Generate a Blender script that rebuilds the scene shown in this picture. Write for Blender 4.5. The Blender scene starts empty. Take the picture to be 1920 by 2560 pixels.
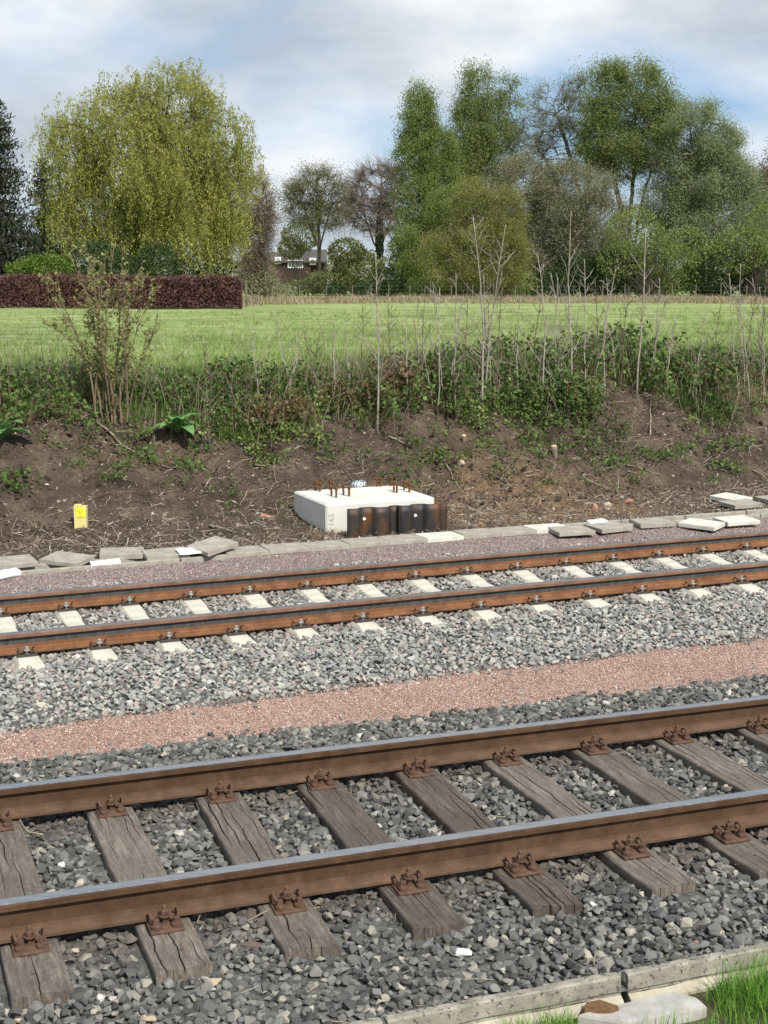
import bpy, bmesh, math, random
import numpy as np
from mathutils import Vector, Matrix

random.seed(7)
scene = bpy.context.scene
COL = scene.collection
PI = math.pi

# ------------------------------------------------------------------ camera
PIT, CAMH, FPX = .1616, 2.752, 3413.0          # pitch, height above the near rails, focal length in photo pixels
cd = bpy.data.cameras.new('camera')
cd.sensor_fit = 'VERTICAL'; cd.sensor_height = 36.0; cd.lens = 48.0
cd.clip_start = .05; cd.clip_end = 3000
camo = bpy.data.objects.new('camera', cd); COL.objects.link(camo)
camo.location = (0, 0, CAMH); camo.rotation_euler = (PI / 2 - PIT, 0, 0)
scene.camera = camo

# ------------------------------------------------------------------ sky, sun, exposure
SUN_EL, SUN_AZ = math.radians(46), math.radians(150)     # azimuth clockwise from +Y: behind the viewer, to the right
world = bpy.data.worlds.new('World'); scene.world = world; world.use_nodes = True
wn, wl = world.node_tree.nodes, world.node_tree.links
wn.clear()
def wnode(t, **k):
    n = wn.new(t)
    for a, v in k.items(): setattr(n, a, v)
    return n
sky = wnode('ShaderNodeTexSky', sky_type='NISHITA', sun_disc=False)
sky.sun_elevation = SUN_EL; sky.sun_rotation = SUN_AZ; sky.altitude = 50; sky.air_density = 1.0; sky.dust_density = 1.2
tc = wnode('ShaderNodeTexCoord')
mp = wnode('ShaderNodeMapping'); mp.inputs['Scale'].default_value = (2.4, 2.4, 6.0); mp.inputs['Location'].default_value = (1.42, -3.18, -1.93)
n1 = wnode('ShaderNodeTexNoise'); n1.inputs['Scale'].default_value = 1.1; n1.inputs['Detail'].default_value = 7; n1.inputs['Roughness'].default_value = .55
n2 = wnode('ShaderNodeTexNoise'); n2.inputs['Scale'].default_value = 1.6; n2.inputs['Detail'].default_value = 6; n2.inputs['Roughness'].default_value = .5
r1 = wnode('ShaderNodeValToRGB'); r1.color_ramp.elements[0].position = .37; r1.color_ramp.elements[1].position = .53
r2 = wnode('ShaderNodeValToRGB')
r2.color_ramp.elements[0].position = .40; r2.color_ramp.elements[0].color = (4.0, 4.6, 5.3, 1)
r2.color_ramp.elements[1].position = .60; r2.color_ramp.elements[1].color = (7.7, 7.9, 8.05, 1)
blue = wnode('ShaderNodeMixRGB', blend_type='MIX'); blue.inputs[0].default_value = .55
blue.inputs[2].default_value = (2.9, 4.7, 7.4, 1)
mix = wnode('ShaderNodeMixRGB')
bg = wnode('ShaderNodeBackground'); bg.inputs['Strength'].default_value = .095
wo = wnode('ShaderNodeOutputWorld')
wl.new(tc.outputs['Generated'], mp.inputs[0]); wl.new(mp.outputs[0], n1.inputs['Vector']); wl.new(mp.outputs[0], n2.inputs['Vector'])
wl.new(n1.outputs['Fac'], r1.inputs[0]); wl.new(n2.outputs['Fac'], r2.inputs[0])
wl.new(sky.outputs[0], blue.inputs[1]); wl.new(blue.outputs[0], mix.inputs[1]); wl.new(r2.outputs[0], mix.inputs[2]); wl.new(r1.outputs[0], mix.inputs[0])
wl.new(mix.outputs[0], bg.inputs['Color']); wl.new(bg.outputs[0], wo.inputs['Surface'])

sd = bpy.data.lights.new('sun', 'SUN'); sd.energy = 3.9; sd.angle = math.radians(2.0); sd.color = (1, .955, .88)
so = bpy.data.objects.new('sun', sd); COL.objects.link(so)
dirv = Vector((math.sin(SUN_AZ) * math.cos(SUN_EL), math.cos(SUN_AZ) * math.cos(SUN_EL), math.sin(SUN_EL)))
so.rotation_euler = dirv.to_track_quat('Z', 'Y').to_euler(); so.location = dirv * 30
vs = scene.view_settings
vs.view_transform = 'Standard'; vs.look = 'None'; vs.exposure = 0.38; vs.gamma = 1.0; vs.use_curve_mapping = False
scene.cycles.max_bounces = 6; scene.cycles.transparent_max_bounces = 8

# ------------------------------------------------------------------ geometry helpers
KD = 1.15732                                             # preview pixels -> photo pixels
CF = np.array([0, math.cos(PIT), -math.sin(PIT)]); CU = np.array([0, math.sin(PIT), math.cos(PIT)]); CR = np.array([1., 0, 0])
def ray(px, py): return CF + CR * (px - 960) / FPX - CU * (py - 1280) / FPX
def at(px, py, z):                                       # where a photo pixel meets the level z
    d = ray(px, py); return np.array([0, 0, CAMH]) + d * ((z - CAMH) / d[2])
def aty(px, py, Y):                                      # ... or the vertical plane y = Y
    d = ray(px, py); return np.array([0, 0, CAMH]) + d * (Y / d[1])
TR1 = (6.489, .347, -.00115); TR2 = (12.416, .4027, -.00205)
def track(tr, s, t, z=0.):
    d, th, k = tr; c, sn = math.cos(th), math.sin(th)
    a = s - k * s * t; n = t + .5 * k * s * s
    return np.array([c * a - sn * n, d + sn * a + c * n, z])
def trackA(tr, s, t):
    d, th, k = tr; c, sn = math.cos(th), math.sin(th)
    a = s - k * s * t; n = t + .5 * k * s * s
    return c * a - sn * n, d + sn * a + c * n
def heading(tr, s): return tr[1] + tr[2] * s
def stof(tr, x, y):
    d, th, k = tr; c, sn = math.cos(th), math.sin(th)
    a = c * x + sn * (y - d); b = -sn * x + c * (y - d)
    return a, b - .5 * k * np.clip(a, -14, 26) ** 2
def fr2(s, t): c, sn = math.cos(TR2[1]), math.sin(TR2[1]); return c * s - sn * t, TR2[0] + sn * s + c * t
def ifr2(x, y): c, sn = math.cos(TR2[1]), math.sin(TR2[1]); return c * x + sn * (y - TR2[0]), -sn * x + c * (y - TR2[0])

def _h(i, j, k, seed):
    n = (i * 374761393 + j * 668265263 + k * 2147483647 + seed * 974711) & 0xFFFFFFFF
    n = ((n ^ (n >> 13)) * 1274126177) & 0xFFFFFFFF
    return ((n ^ (n >> 16)) & 0xFFFF) / 65535.0
def noise(x, y, z=0., seed=0):
    x, y, z = np.broadcast_arrays(np.asarray(x, float), np.asarray(y, float), np.asarray(z, float))
    xi, yi, zi = np.floor(x).astype(np.int64), np.floor(y).astype(np.int64), np.floor(z).astype(np.int64)
    f = [a - b for a, b in ((x, xi), (y, yi), (z, zi))]
    u, v, w = [q * q * (3 - 2 * q) for q in f]
    r = 0.
    for dx in (0, 1):
        for dy in (0, 1):
            for dz in (0, 1):
                r = r + (u if dx else 1 - u) * (v if dy else 1 - v) * (w if dz else 1 - w) * _h(xi + dx, yi + dy, zi + dz, seed)
    return r * 2 - 1
def fbm(x, y, z=0., seed=0, o=4):
    r, a = 0., .5
    for i in range(o):
        r = r + a * noise(x * 2 ** i, y * 2 ** i, z * 2 ** i if np.ndim(z) or z else 0., seed + i); a *= .5
    return r

def mk(name, V, Fs, mats, mi=None, smooth=False, attrs=None):
    """mesh from vertex array and face arrays (list of (n,k) arrays); mi = material index per face"""
    V = np.ascontiguousarray(V, dtype=np.float32)
    if isinstance(Fs, np.ndarray): Fs = [Fs]
    Fs = [np.asarray(f, dtype=np.int32) for f in Fs if len(f)]
    me = bpy.data.meshes.new(name)
    me.vertices.add(len(V)); me.vertices.foreach_set('co', V.ravel())
    loops = np.concatenate([f.ravel() for f in Fs]); sizes = np.concatenate([np.full(len(f), f.shape[1], np.int32) for f in Fs])
    me.loops.add(len(loops)); me.loops.foreach_set('vertex_index', loops)
    me.polygons.add(len(sizes)); me.polygons.foreach_set('loop_start', np.concatenate([[0], np.cumsum(sizes)[:-1]]).astype(np.int32))
    for m in (mats if isinstance(mats, (list, tuple)) else [mats]): me.materials.append(m)
    if mi is not None: me.polygons.foreach_set('material_index', np.asarray(mi, np.int32))
    me.polygons.foreach_set('use_smooth', np.full(len(sizes), bool(smooth)))
    me.update(calc_edges=True)
    for k, a in (attrs or {}).items():
        at_ = me.attributes.new(k, 'FLOAT', 'POINT'); at_.data.foreach_set('value', np.asarray(a, np.float32))
    return me
class MB:
    """collects pieces of one mesh"""
    def __init__(s): s.V = []; s.F = {}; s.n = 0
    def add(s, V, F, m=0):
        V = np.asarray(V, float); s.V.append(V)
        for f in (F if isinstance(F, list) else [F]):
            f = np.asarray(f)
            s.F.setdefault((f.shape[1], m), []).append(f + s.n)
        s.n += len(V); return s
    def box(s, x0, x1, y0, y1, z0, z1, m=0, bev=0., M=None):
        if bev <= 0:
            V = np.array([(x, y, z) for z in (z0, z1) for y in (y0, y1) for x in (x0, x1)], float)
            F = np.array([(0, 2, 3, 1), (4, 5, 7, 6), (0, 1, 5, 4), (2, 6, 7, 3), (0, 4, 6, 2), (1, 3, 7, 5)])
        else:
            b = bev; V = []
            for z, i in ((z0, b), (z0 + b, 0), (z1 - b, 0), (z1, b)):
                V += [(x0 + b, y0 + i, z), (x1 - b, y0 + i, z), (x1 - i, y0 + b, z), (x1 - i, y1 - b, z), (x1 - b, y1 - i, z), (x0 + b, y1 - i, z), (x0 + i, y1 - b, z), (x0 + i, y0 + b, z)]
            V = np.array(V, float)
            F = [np.array([(r * 8 + k, r * 8 + (k + 1) % 8, r * 8 + 8 + (k + 1) % 8, r * 8 + 8 + k) for r in range(3) for k in range(8)]), np.array([list(range(7, -1, -1)), list(range(24, 32))])]
        if M is not None: V = (np.c_[V, np.ones(len(V))] @ np.array(M).T)[:, :3]
        return s.add(V, F, m)
    def lathe(s, prof, n=8, c=(0, 0, 0), m=0, rot=0.):
        a = np.arange(n) * 2 * PI / n + rot
        V = np.concatenate([np.c_[r * np.cos(a) + c[0], r * np.sin(a) + c[1], np.full(n, z + c[2])] for r, z in prof])
        F = np.array([(i * n + k, i * n + (k + 1) % n, (i + 1) * n + (k + 1) % n, (i + 1) * n + k) for i in range(len(prof) - 1) for k in range(n)])
        return s.add(V, [F, np.array([list(range(n - 1, -1, -1)), list(range((len(prof) - 1) * n, len(prof) * n))])], m)
    def tube(s, P, r, k=6, m=0, cap=True):
        P = np.asarray(P, float); n = len(P); r = np.broadcast_to(np.asarray(r, float), (n,))
        T = np.gradient(P, axis=0); T /= np.linalg.norm(T, axis=1)[:, None] + 1e-12
        up = np.array([0, 0, 1.]) if abs(T[0][2]) < .9 else np.array([1., 0, 0])
        A = np.cross(T, up); bad = np.linalg.norm(A, axis=1) < .15; A[bad] = np.cross(T[bad], [1., .3, 0]); A /= np.linalg.norm(A, axis=1)[:, None] + 1e-12
        for i in range(1, n):
            v = A[i - 1] - T[i] * (A[i - 1] @ T[i]); A[i] = v / (np.linalg.norm(v) + 1e-12)
        B = np.cross(T, A); a = np.arange(k) * 2 * PI / k
        V = (P[:, None] + r[:, None, None] * (np.cos(a)[None, :, None] * A[:, None] + np.sin(a)[None, :, None] * B[:, None])).reshape(-1, 3)
        F = [np.array([(i * k + j, i * k + (j + 1) % k, (i + 1) * k + (j + 1) % k, (i + 1) * k + j) for i in range(n - 1) for j in range(k)])]
        if cap: F.append(np.array([list(range(k - 1, -1, -1)), list(range((n - 1) * k, n * k))]))
        return s.add(V, F, m)
    def mesh(s, name, mats, smooth=False):
        Fs, mi = [], []
        for (k, m), l in s.F.items():
            f = np.concatenate(l); Fs.append(f); mi += [m] * len(f)
        return mk(name, np.concatenate(s.V), Fs, mats, mi, smooth)
def segtubes(p0, p1, r0, r1, k=3):
    """many separate tapered tubes at once"""
    T = p1 - p0; L = np.linalg.norm(T, axis=1)[:, None] + 1e-9; T = T / L
    up = np.where(np.abs(T[:, 2:3]) < .9, np.array([[0, 0, 1.]]), np.array([[1., 0, 0]]))
    A = np.cross(T, up); A /= np.linalg.norm(A, axis=1)[:, None] + 1e-9; B = np.cross(T, A)
    a = np.arange(k) * 2 * PI / k
    D = np.cos(a)[None, :, None] * A[:, None] + np.sin(a)[None, :, None] * B[:, None]
    V = np.concatenate([p0[:, None] - T[:, None] * r0[:, None, None] * .3 + D * r0[:, None, None], p1[:, None] + T[:, None] * r1[:, None, None] * .3 + D * r1[:, None, None]], axis=1)
    j = np.arange(k); f = np.stack([j, (j + 1) % k, (j + 1) % k + k, j + k], 1)
    F = (np.arange(len(p0))[:, None, None] * 2 * k + f[None]).reshape(-1, 4)
    return V.reshape(-1, 3), F
def leafquads(P, size, rng, aspect=.55, axis=None, spread=1.):
    """one folded-free diamond leaf per point; axis = preferred long direction"""
    n = len(P); size = np.broadcast_to(np.asarray(size, float), (n,))
    u = rng.normal(size=(n, 3)) * spread
    if axis is not None: u = u + axis
    u /= np.linalg.norm(u, axis=1)[:, None] + 1e-9
    w = rng.normal(size=(n, 3)); w -= u * (w * u).sum(1)[:, None]; w /= np.linalg.norm(w, axis=1)[:, None] + 1e-9
    a = u * size[:, None] * .5; b = w * size[:, None] * .5 * aspect
    V = np.stack([P - a, P + b + a * .1, P + a, P - b + a * .1], 1).reshape(-1, 3)
    return V, np.arange(4 * n).reshape(n, 4)

def leaftris(P, size, rng, aspect=.5, axis=None, spread=1., upn=.5):
    """like leafquads with one triangle per leaf, blades turned a little towards the sky"""
    n = len(P); size = np.broadcast_to(np.asarray(size, float), (n,))
    nn = rng.normal(size=(n, 3)) + np.array([0, 0, upn * 1.6]); nn /= np.linalg.norm(nn, axis=1)[:, None] + 1e-9
    u = rng.normal(size=(n, 3)) * spread
    if axis is not None: u = u + axis
    u -= nn * (u * nn).sum(1)[:, None] * (1 if axis is None else .5); u /= np.linalg.norm(u, axis=1)[:, None] + 1e-9
    w = np.cross(nn, u); w /= np.linalg.norm(w, axis=1)[:, None] + 1e-9
    a = u * size[:, None] * .6; b = w * size[:, None] * .6 * aspect
    V = np.stack([P - a * .7 + b, P - a * .7 - b, P + a], 1).reshape(-1, 3)
    return V, np.arange(3 * n).reshape(n, 3)

# ------------------------------------------------------------------ scene-object helpers
def tag(o, label=None, cat=None, group=None, kind=None):
    if label: o['label'] = label
    if cat: o['category'] = cat
    if group: o['group'] = group
    if kind: o['kind'] = kind
    return o
def empty(name, loc, rz=0., label=None, cat=None, group=None):
    o = bpy.data.objects.new(name, None); COL.objects.link(o); o.empty_display_size = .1
    o.location = Vector([float(v) for v in loc]); o.rotation_euler = (0, 0, rz)
    return tag(o, label, cat, group)
def obj(name, me, parent=None, loc=None, rz=0., rot=None):
    o = bpy.data.objects.new(name, me); COL.objects.link(o)
    if parent is not None: o.parent = parent
    if loc is not None: o.location = Vector([float(v) for v in loc])
    o.rotation_euler = rot if rot is not None else (0, 0, rz)
    return o
def struct(name, me): return tag(obj(name, me), kind='structure')
def textmesh(txt, size, mat, depth=.0004):
    c = bpy.data.curves.new('lettering', 'FONT'); c.body = txt; c.size = size; c.align_x = 'CENTER'; c.align_y = 'CENTER'; c.extrude = depth; c.resolution_u = 2
    o = bpy.data.objects.new('tmp', c); COL.objects.link(o)
    dg = bpy.context.evaluated_depsgraph_get(); me = bpy.data.meshes.new_from_object(o.evaluated_get(dg))
    bpy.data.objects.remove(o); me.materials.clear(); me.materials.append(mat); return me

# ------------------------------------------------------------------ materials
class NT:
    def __init__(s, name):
        s.m = bpy.data.materials.new(name); s.m.use_nodes = True; s.n = s.m.node_tree.nodes; s.l = s.m.node_tree.links
        s.b = s.n['Principled BSDF']; s.b.inputs['Specular IOR Level'].default_value = .3
    def N(s, t, **k):
        n = s.n.new(t)
        for a, v in k.items(): setattr(n, a, v)
        return n
    def coord(s, kind='Object', scale=(1, 1, 1), rot=(0, 0, 0)):
        t = s.N('ShaderNodeTexCoord'); m = s.N('ShaderNodeMapping'); m.inputs['Scale'].default_value = scale; m.inputs['Rotation'].default_value = rot
        s.l.new(t.outputs[kind], m.inputs[0]); return m.outputs[0]
    def noise(s, vec, scale, detail=5, rough=.6):
        n = s.N('ShaderNodeTexNoise'); n.inputs['Scale'].default_value = scale; n.inputs['Detail'].default_value = detail; n.inputs['Roughness'].default_value = rough
        if vec is not None: s.l.new(vec, n.inputs['Vector'])
        return n.outputs['Fac']
    def vor(s, vec, scale, out='Color', feature='F1'):
        n = s.N('ShaderNodeTexVoronoi', feature=feature); n.inputs['Scale'].default_value = scale
        s.l.new(vec, n.inputs['Vector']); return n.outputs[out]
    def attr(s, name, typ='GEOMETRY', out='Fac'):
        n = s.N('ShaderNodeAttribute', attribute_name=name, attribute_type=typ); return n.outputs[out]
    def ramp(s, fac, stops):
        n = s.N('ShaderNodeValToRGB'); e = n.color_ramp.elements
        while len(e) < len(stops): e.new(.5)
        for i, (p, c) in enumerate(stops): e[i].position = p; e[i].color = (*c, 1) if len(c) == 3 else c
        s.l.new(fac, n.inputs[0]); return n.outputs[0]
    def mix(s, fac, a, b, mode='MIX'):
        n = s.N('ShaderNodeMixRGB', blend_type=mode)
        for i, v in ((0, fac), (1, a), (2, b)):
            if hasattr(v, 'is_linked'): s.l.new(v, n.inputs[i])
            else: n.inputs[i].default_value = v if i == 0 else (*v, 1)
        return n.outputs[0]
    def math(s, op, a, b=None, clamp=False):
        n = s.N('ShaderNodeMath', operation=op, use_clamp=clamp)
        for i, v in ((0, a), (1, b)):
            if v is None: continue
            if hasattr(v, 'is_linked'): s.l.new(v, n.inputs[i])
            else: n.inputs[i].default_value = v
        return n.outputs[0]
    def bump(s, h, strength=.5, dist=.01):
        n = s.N('ShaderNodeBump'); n.inputs['Strength'].default_value = strength; n.inputs['Distance'].default_value = dist
        s.l.new(h, n.inputs['Height']); s.l.new(n.outputs[0], s.b.inputs['Normal'])
    def sep(s, vec):
        n = s.N('ShaderNodeSeparateXYZ'); s.l.new(vec, n.inputs[0]); return n.outputs
    def col(s, c):
        if hasattr(c, 'is_linked'): s.l.new(c, s.b.inputs['Base Color'])
        else: s.b.inputs['Base Color'].default_value = (*c, 1)
    def set(s, rough=None, metal=None):
        if rough is not None:
            if hasattr(rough, 'is_linked'): s.l.new(rough, s.b.inputs['Roughness'])
            else: s.b.inputs['Roughness'].default_value = rough
        if metal is not None: s.b.inputs['Metallic'].default_value = metal
def two(name, c1, c2, scale=8., rough=.8, bump=.3, dist=.005, detail=6, lo=.35, hi=.65, coord='Object', sc=(1, 1, 1), metal=0., speck=None):
    m = NT(name); v = m.coord(coord, sc); f = m.noise(v, scale, detail, .65)
    c = m.ramp(f, [(lo, c1), (hi, c2)])
    if speck:
        g = m.ramp(m.noise(v, speck[0], 3, .6), [(speck[1], (0, 0, 0)), (speck[1] + .08, (1, 1, 1))]); c = m.mix(g, c, speck[2])
    m.col(c); m.set(rough, metal)
    if bump: m.bump(m.noise(v, scale * 4, 5, .7), bump, dist)
    return m.m
def leafmat(name, c1, c2, c3=None, trans=.35, nscale=.35):
    m = NT(name); v = m.coord('Object'); r = m.attr('rnd')
    stops = [(.1, c1), (.6, c2)] + ([(.95, c3)] if c3 else [])
    f = m.math('ADD', m.math('MULTIPLY', r, .65), m.math('MULTIPLY', m.noise(v, nscale, 3), .4)); f = m.math('SUBTRACT', f, .05)
    c = m.ramp(f, stops); m.col(c); m.set(.6)
    t = m.N('ShaderNodeBsdfTranslucent'); m.l.new(c, t.inputs[0]); mx = m.N('ShaderNodeMixShader'); mx.inputs[0].default_value = trans
    m.l.new(m.b.outputs[0], mx.inputs[1]); m.l.new(t.outputs[0], mx.inputs[2]); m.l.new(mx.outputs[0], m.n['Material Output'].inputs[0])
    return m.m
def instmat(name, stops, rust=None, rough=.85, bump=.35, nmix=.25, nscale=30.):
    """material of scattered pieces: one colour for each piece"""
    m = NT(name); r = m.attr('rnd', 'INSTANCER'); v = m.coord('Object')
    c = m.ramp(r, stops); n = m.noise(v, nscale, 4, .7)
    c = m.mix(nmix, c, m.ramp(n, [(.3, (.25, .25, .25)), (.7, (1, 1, 1))]), 'MULTIPLY')
    if rust: c = m.mix(m.attr('rust', 'INSTANCER'), c, rust)
    m.col(c); m.set(rough)
    if bump: m.bump(n, bump, .01)
    return m.m

# ------------------------------------------------------------------ scattering (only for what nobody could count)
def scatter(name, P, rot, scl, idx, protos, label, cat, rnd=None, rust=None):
    me = bpy.data.meshes.new(name); n = len(P)
    me.vertices.add(n); me.vertices.foreach_set('co', np.asarray(P, np.float32).ravel())
    def A(k, typ, dat, f): a = me.attributes.new(k, typ, 'POINT'); a.data.foreach_set(f, dat)
    A('rot', 'FLOAT_VECTOR', np.asarray(rot, np.float32).ravel(), 'vector')
    scl = np.asarray(scl, np.float32)
    if scl.ndim == 1: scl = np.repeat(scl[:, None], 3, 1)
    A('scl', 'FLOAT_VECTOR', scl.ravel(), 'vector'); A('idx', 'INT', np.asarray(idx, np.int32), 'value')
    A('rnd', 'FLOAT', np.asarray(rnd if rnd is not None else np.random.default_rng(n).random(n), np.float32), 'value')
    A('rust', 'FLOAT', np.asarray(rust if rust is not None else np.zeros(n), np.float32), 'value')
    c = bpy.data.collections.new(name + '_shapes')
    for i, pm in enumerate(protos):
        o = bpy.data.objects.new('%s_shape_%03d' % (name, i), pm); c.objects.link(o)
    g = bpy.data.node_groups.new(name, 'GeometryNodeTree')
    g.interface.new_socket('Geometry', in_out='INPUT', socket_type='NodeSocketGeometry'); g.interface.new_socket('Geometry', in_out='OUTPUT', socket_type='NodeSocketGeometry')
    N, L = g.nodes, g.links
    gi, go = N.new('NodeGroupInput'), N.new('NodeGroupOutput')
    ip = N.new('GeometryNodeInstanceOnPoints'); ip.inputs['Pick Instance'].default_value = True
    ci = N.new('GeometryNodeCollectionInfo'); ci.inputs['Collection'].default_value = c; ci.inputs['Separate Children'].default_value = True; ci.inputs['Reset Children'].default_value = True
    def na(k, t): x = N.new('GeometryNodeInputNamedAttribute'); x.data_type = t; x.inputs['Name'].default_value = k; return x.outputs['Attribute']
    e2r = N.new('FunctionNodeEulerToRotation'); L.new(na('rot', 'FLOAT_VECTOR'), e2r.inputs[0])
    L.new(gi.outputs[0], ip.inputs['Points']); L.new(ci.outputs[0], ip.inputs['Instance']); L.new(na('idx', 'INT'), ip.inputs['Instance Index'])
    L.new(e2r.outputs[0], ip.inputs['Rotation']); L.new(na('scl', 'FLOAT_VECTOR'), ip.inputs['Scale']); L.new(ip.outputs[0], go.inputs[0])
    o = obj(name, me); md = o.modifiers.new('scatter', 'NODES'); md.node_group = g
    return tag(o, label, cat, kind='stuff')
def rockmesh(name, rng, mat, npts=13, flat=(1, .8, .65), jag=.25):
    P = rng.normal(size=(npts, 3)); P /= np.linalg.norm(P, axis=1)[:, None]; P *= (1 - jag * rng.random((npts, 1))) * np.array(flat) * .5
    bm = bmesh.new()
    for p in P: bm.verts.new(p)
    r = bmesh.ops.convex_hull(bm, input=bm.verts)
    bmesh.ops.delete(bm, geom=[v for v in bm.verts if not v.link_faces], context='VERTS')
    me = bpy.data.meshes.new(name); bm.to_mesh(me); bm.free(); me.materials.append(mat); return me
# ================================================================== GROUND
PT = [(-900, -.47), (3.40, -.47), (3.46, -.52), (3.84, -.52), (3.88, -.30), (4.6, -.29), (5.3, -.27), (5.8, -.20), (6.25, .08), (6.9, .52), (7.5, .93), (8.2, 1.24), (9.3, 1.40), (12, 1.43), (30, 1.5), (55, 1.80), (105, 2.30), (160, 2.5), (1500, 2.6)]
PTx, PTz = np.array([p[0] for p in PT]), np.array([p[1] for p in PT])
HOLE = ifr2(*aty(655, 1168, 19.2)[:2])
def groundz(x, y):
    x, y = np.asarray(x, float), np.asarray(y, float)
    s, t = ifr2(x, y)
    tt = t + .22 * noise(s * .35, t * .1 + 3, seed=5) * np.clip((t - 5.5) * 2, 0, 1) * np.clip(30 - t, 0, 1)
    z = np.interp(tt, PTx, PTz)
    w = np.clip((t - 3.95) / .3, 0, 1)
    bank = np.clip((t - 5.5) / .6, 0, 1) * np.clip((13 - t) / 3, 0, 1)
    z = z + w * (.028 + .10 * bank * np.clip((9 - t) / 2, .25, 1)) * fbm(s * 2.3, t * 2.3, seed=11, o=4) + w * .05 * bank * np.clip((9 - t) / 2, .2, 1) * fbm(s * 11, t * 11, seed=21, o=2)
    z = z + np.clip((t - 12) / 10, 0, 1) * (.05 * noise(s * .15, t * .15, seed=31) + .03 * noise(s * .9, t * .9, seed=32))
    d2 = ((s - HOLE[0]) / .17) ** 2 + ((t - HOLE[1]) / .13) ** 2
    z = z - .38 * np.exp(-d2 ** 2) + .07 * np.exp(-(d2 - 2.2) ** 2 * 1.5) * (t > HOLE[1])
    return z
def grid_axis(fine0, fine1, step, far0, far1, g=1.35):
    a = list(np.arange(fine0, fine1 + 1e-6, step))
    d = step
    while a[-1] < far1: d *= g; a.append(a[-1] + d)
    d = step
    while a[0] > far0: d *= g; a.insert(0, a[0] - d)
    return np.array(a)
S = grid_axis(-7.5, 12.5, .06, -900, 900); T = grid_axis(3.4, 9.6, .06, -300, 900, 1.16)
SS, TT = np.meshgrid(S, T)
GX, GY = fr2(SS, TT); GZ = groundz(GX, GY)
nr, nc = SS.shape
ii = (np.arange(nr - 1)[:, None] * nc + np.arange(nc - 1)[None]).ravel()
GF = np.stack([ii, ii + 1, ii + 1 + nc, ii + nc], 1)
fld = np.clip((TT - 9.2 + .8 * fbm(SS * .8, TT * .8, seed=3)) / 1.2, 0, 1)
org = 1.5 * np.exp(-((SS - 4.4) / 1.8) ** 2 - ((TT - 4.9) / .95) ** 2) + .6 * np.exp(-((SS - 1.2) / 1.0) ** 2 - ((TT - 4.3) / .4) ** 2) + .5 * np.exp(-((SS - 4.4) / .6) ** 2 - ((TT - 6.2) / .6) ** 2) + .35 * np.exp(-((SS + .5) / .7) ** 2 - ((TT - 7.0) / .25) ** 2)
org = np.clip(org * (1 + 1.0 * fbm(SS * 3, TT * 3, seed=8)), 0, 1)
m = NT('earth_and_meadow'); v = m.coord('Object')
soil = m.ramp(m.noise(v, 2.6, 8, .7), [(.30, (.036, .025, .017)), (.50, (.092, .065, .046)), (.70, (.185, .14, .10))])
soil = m.mix(m.ramp(m.noise(v, 55, 3), [(.60, (0, 0, 0)), (.70, (1, 1, 1))]), soil, (.17, .14, .115))
soil = m.mix(m.math('MULTIPLY', m.attr('org'), 1.1, True), soil, m.ramp(m.noise(v, 9, 6), [(.35, (.15, .092, .048)), (.65, (.32, .215, .12))]))
v2 = m.coord('Object', (.30, 1.5, 1.0), (0, 0, .12))
gr = m.ramp(m.noise(v2, .55, 8, .72), [(.38, (.13, .15, .055)), (.45, (.21, .28, .085)), (.54, (.30, .385, .125)), (.62, (.44, .45, .22))])
gr = m.mix(m.ramp(m.noise(v2, 7, 4, .7), [(.54, (0, 0, 0)), (.66, (.8, .8, .8))]), gr, (.44, .40, .24))
gr = m.mix(m.ramp(m.noise(v2, 2.3, 5, .75), [(.58, (0, 0, 0)), (.70, (.75, .75, .75))]), gr, (.10, .105, .05))
c = m.mix(m.attr('fld'), soil, gr)
m.col(c); m.set(.95); m.bump(m.noise(v, 24, 6, .75), 1.0, .05)
struct('ground', mk('ground', np.stack([GX, GY, GZ], -1).reshape(-1, 3), GF, m.m, smooth=True, attrs={'fld': fld.ravel(), 'org': org.ravel()}))

# ---------------------------------------------------------------- track bed: one sheet under both tracks
def bedz(x, y):
    t1 = stof(TR1, x, y)[1]; t2 = stof(TR2, x, y)[1]
    a = np.interp(t1, [-1.3, -1.2, -.7, 2.2, 2.55, 2.95, 3.3], [-.29, -.268, -.246, -.258, -.30, -.375, -.48])
    b = np.interp(t2, [-2.1, -1.68, -.55, 2.05, 2.45, 3.5], [-.48, -.37, -.30, -.30, -.36, -.36])
    return np.maximum(np.maximum(a, b), -.385)
s_ax = np.arange(-13, 27, .25)
rows = []
for f in np.linspace(0, 1, 60):
    xa, ya = trackA(TR1, s_ax, np.full_like(s_ax, -1.24)); xb, yb = trackA(TR2, s_ax, np.full_like(s_ax, 3.46))
    X, Y = xa * (1 - f) + xb * f, ya * (1 - f) + yb * f
    rows.append(np.stack([X, Y, bedz(X, Y) + .01 * noise(X * 6, Y * 6, seed=2)], -1))
BV = np.concatenate(rows); nc = len(s_ax); ii = (np.arange(59)[:, None] * nc + np.arange(nc - 1)[None]).ravel()
m = NT('ballast_under_stones'); v = m.coord('Object'); m.col(m.ramp(m.noise(v, 14, 5), [(.35, (.05, .05, .047)), (.65, (.15, .147, .135))])); m.set(.95); m.bump(m.noise(v, 22, 4), .8, .03)
struct('track_bed', mk('track_bed', BV, np.stack([ii, ii + 1, ii + 1 + nc, ii + nc], 1), m.m))

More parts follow.
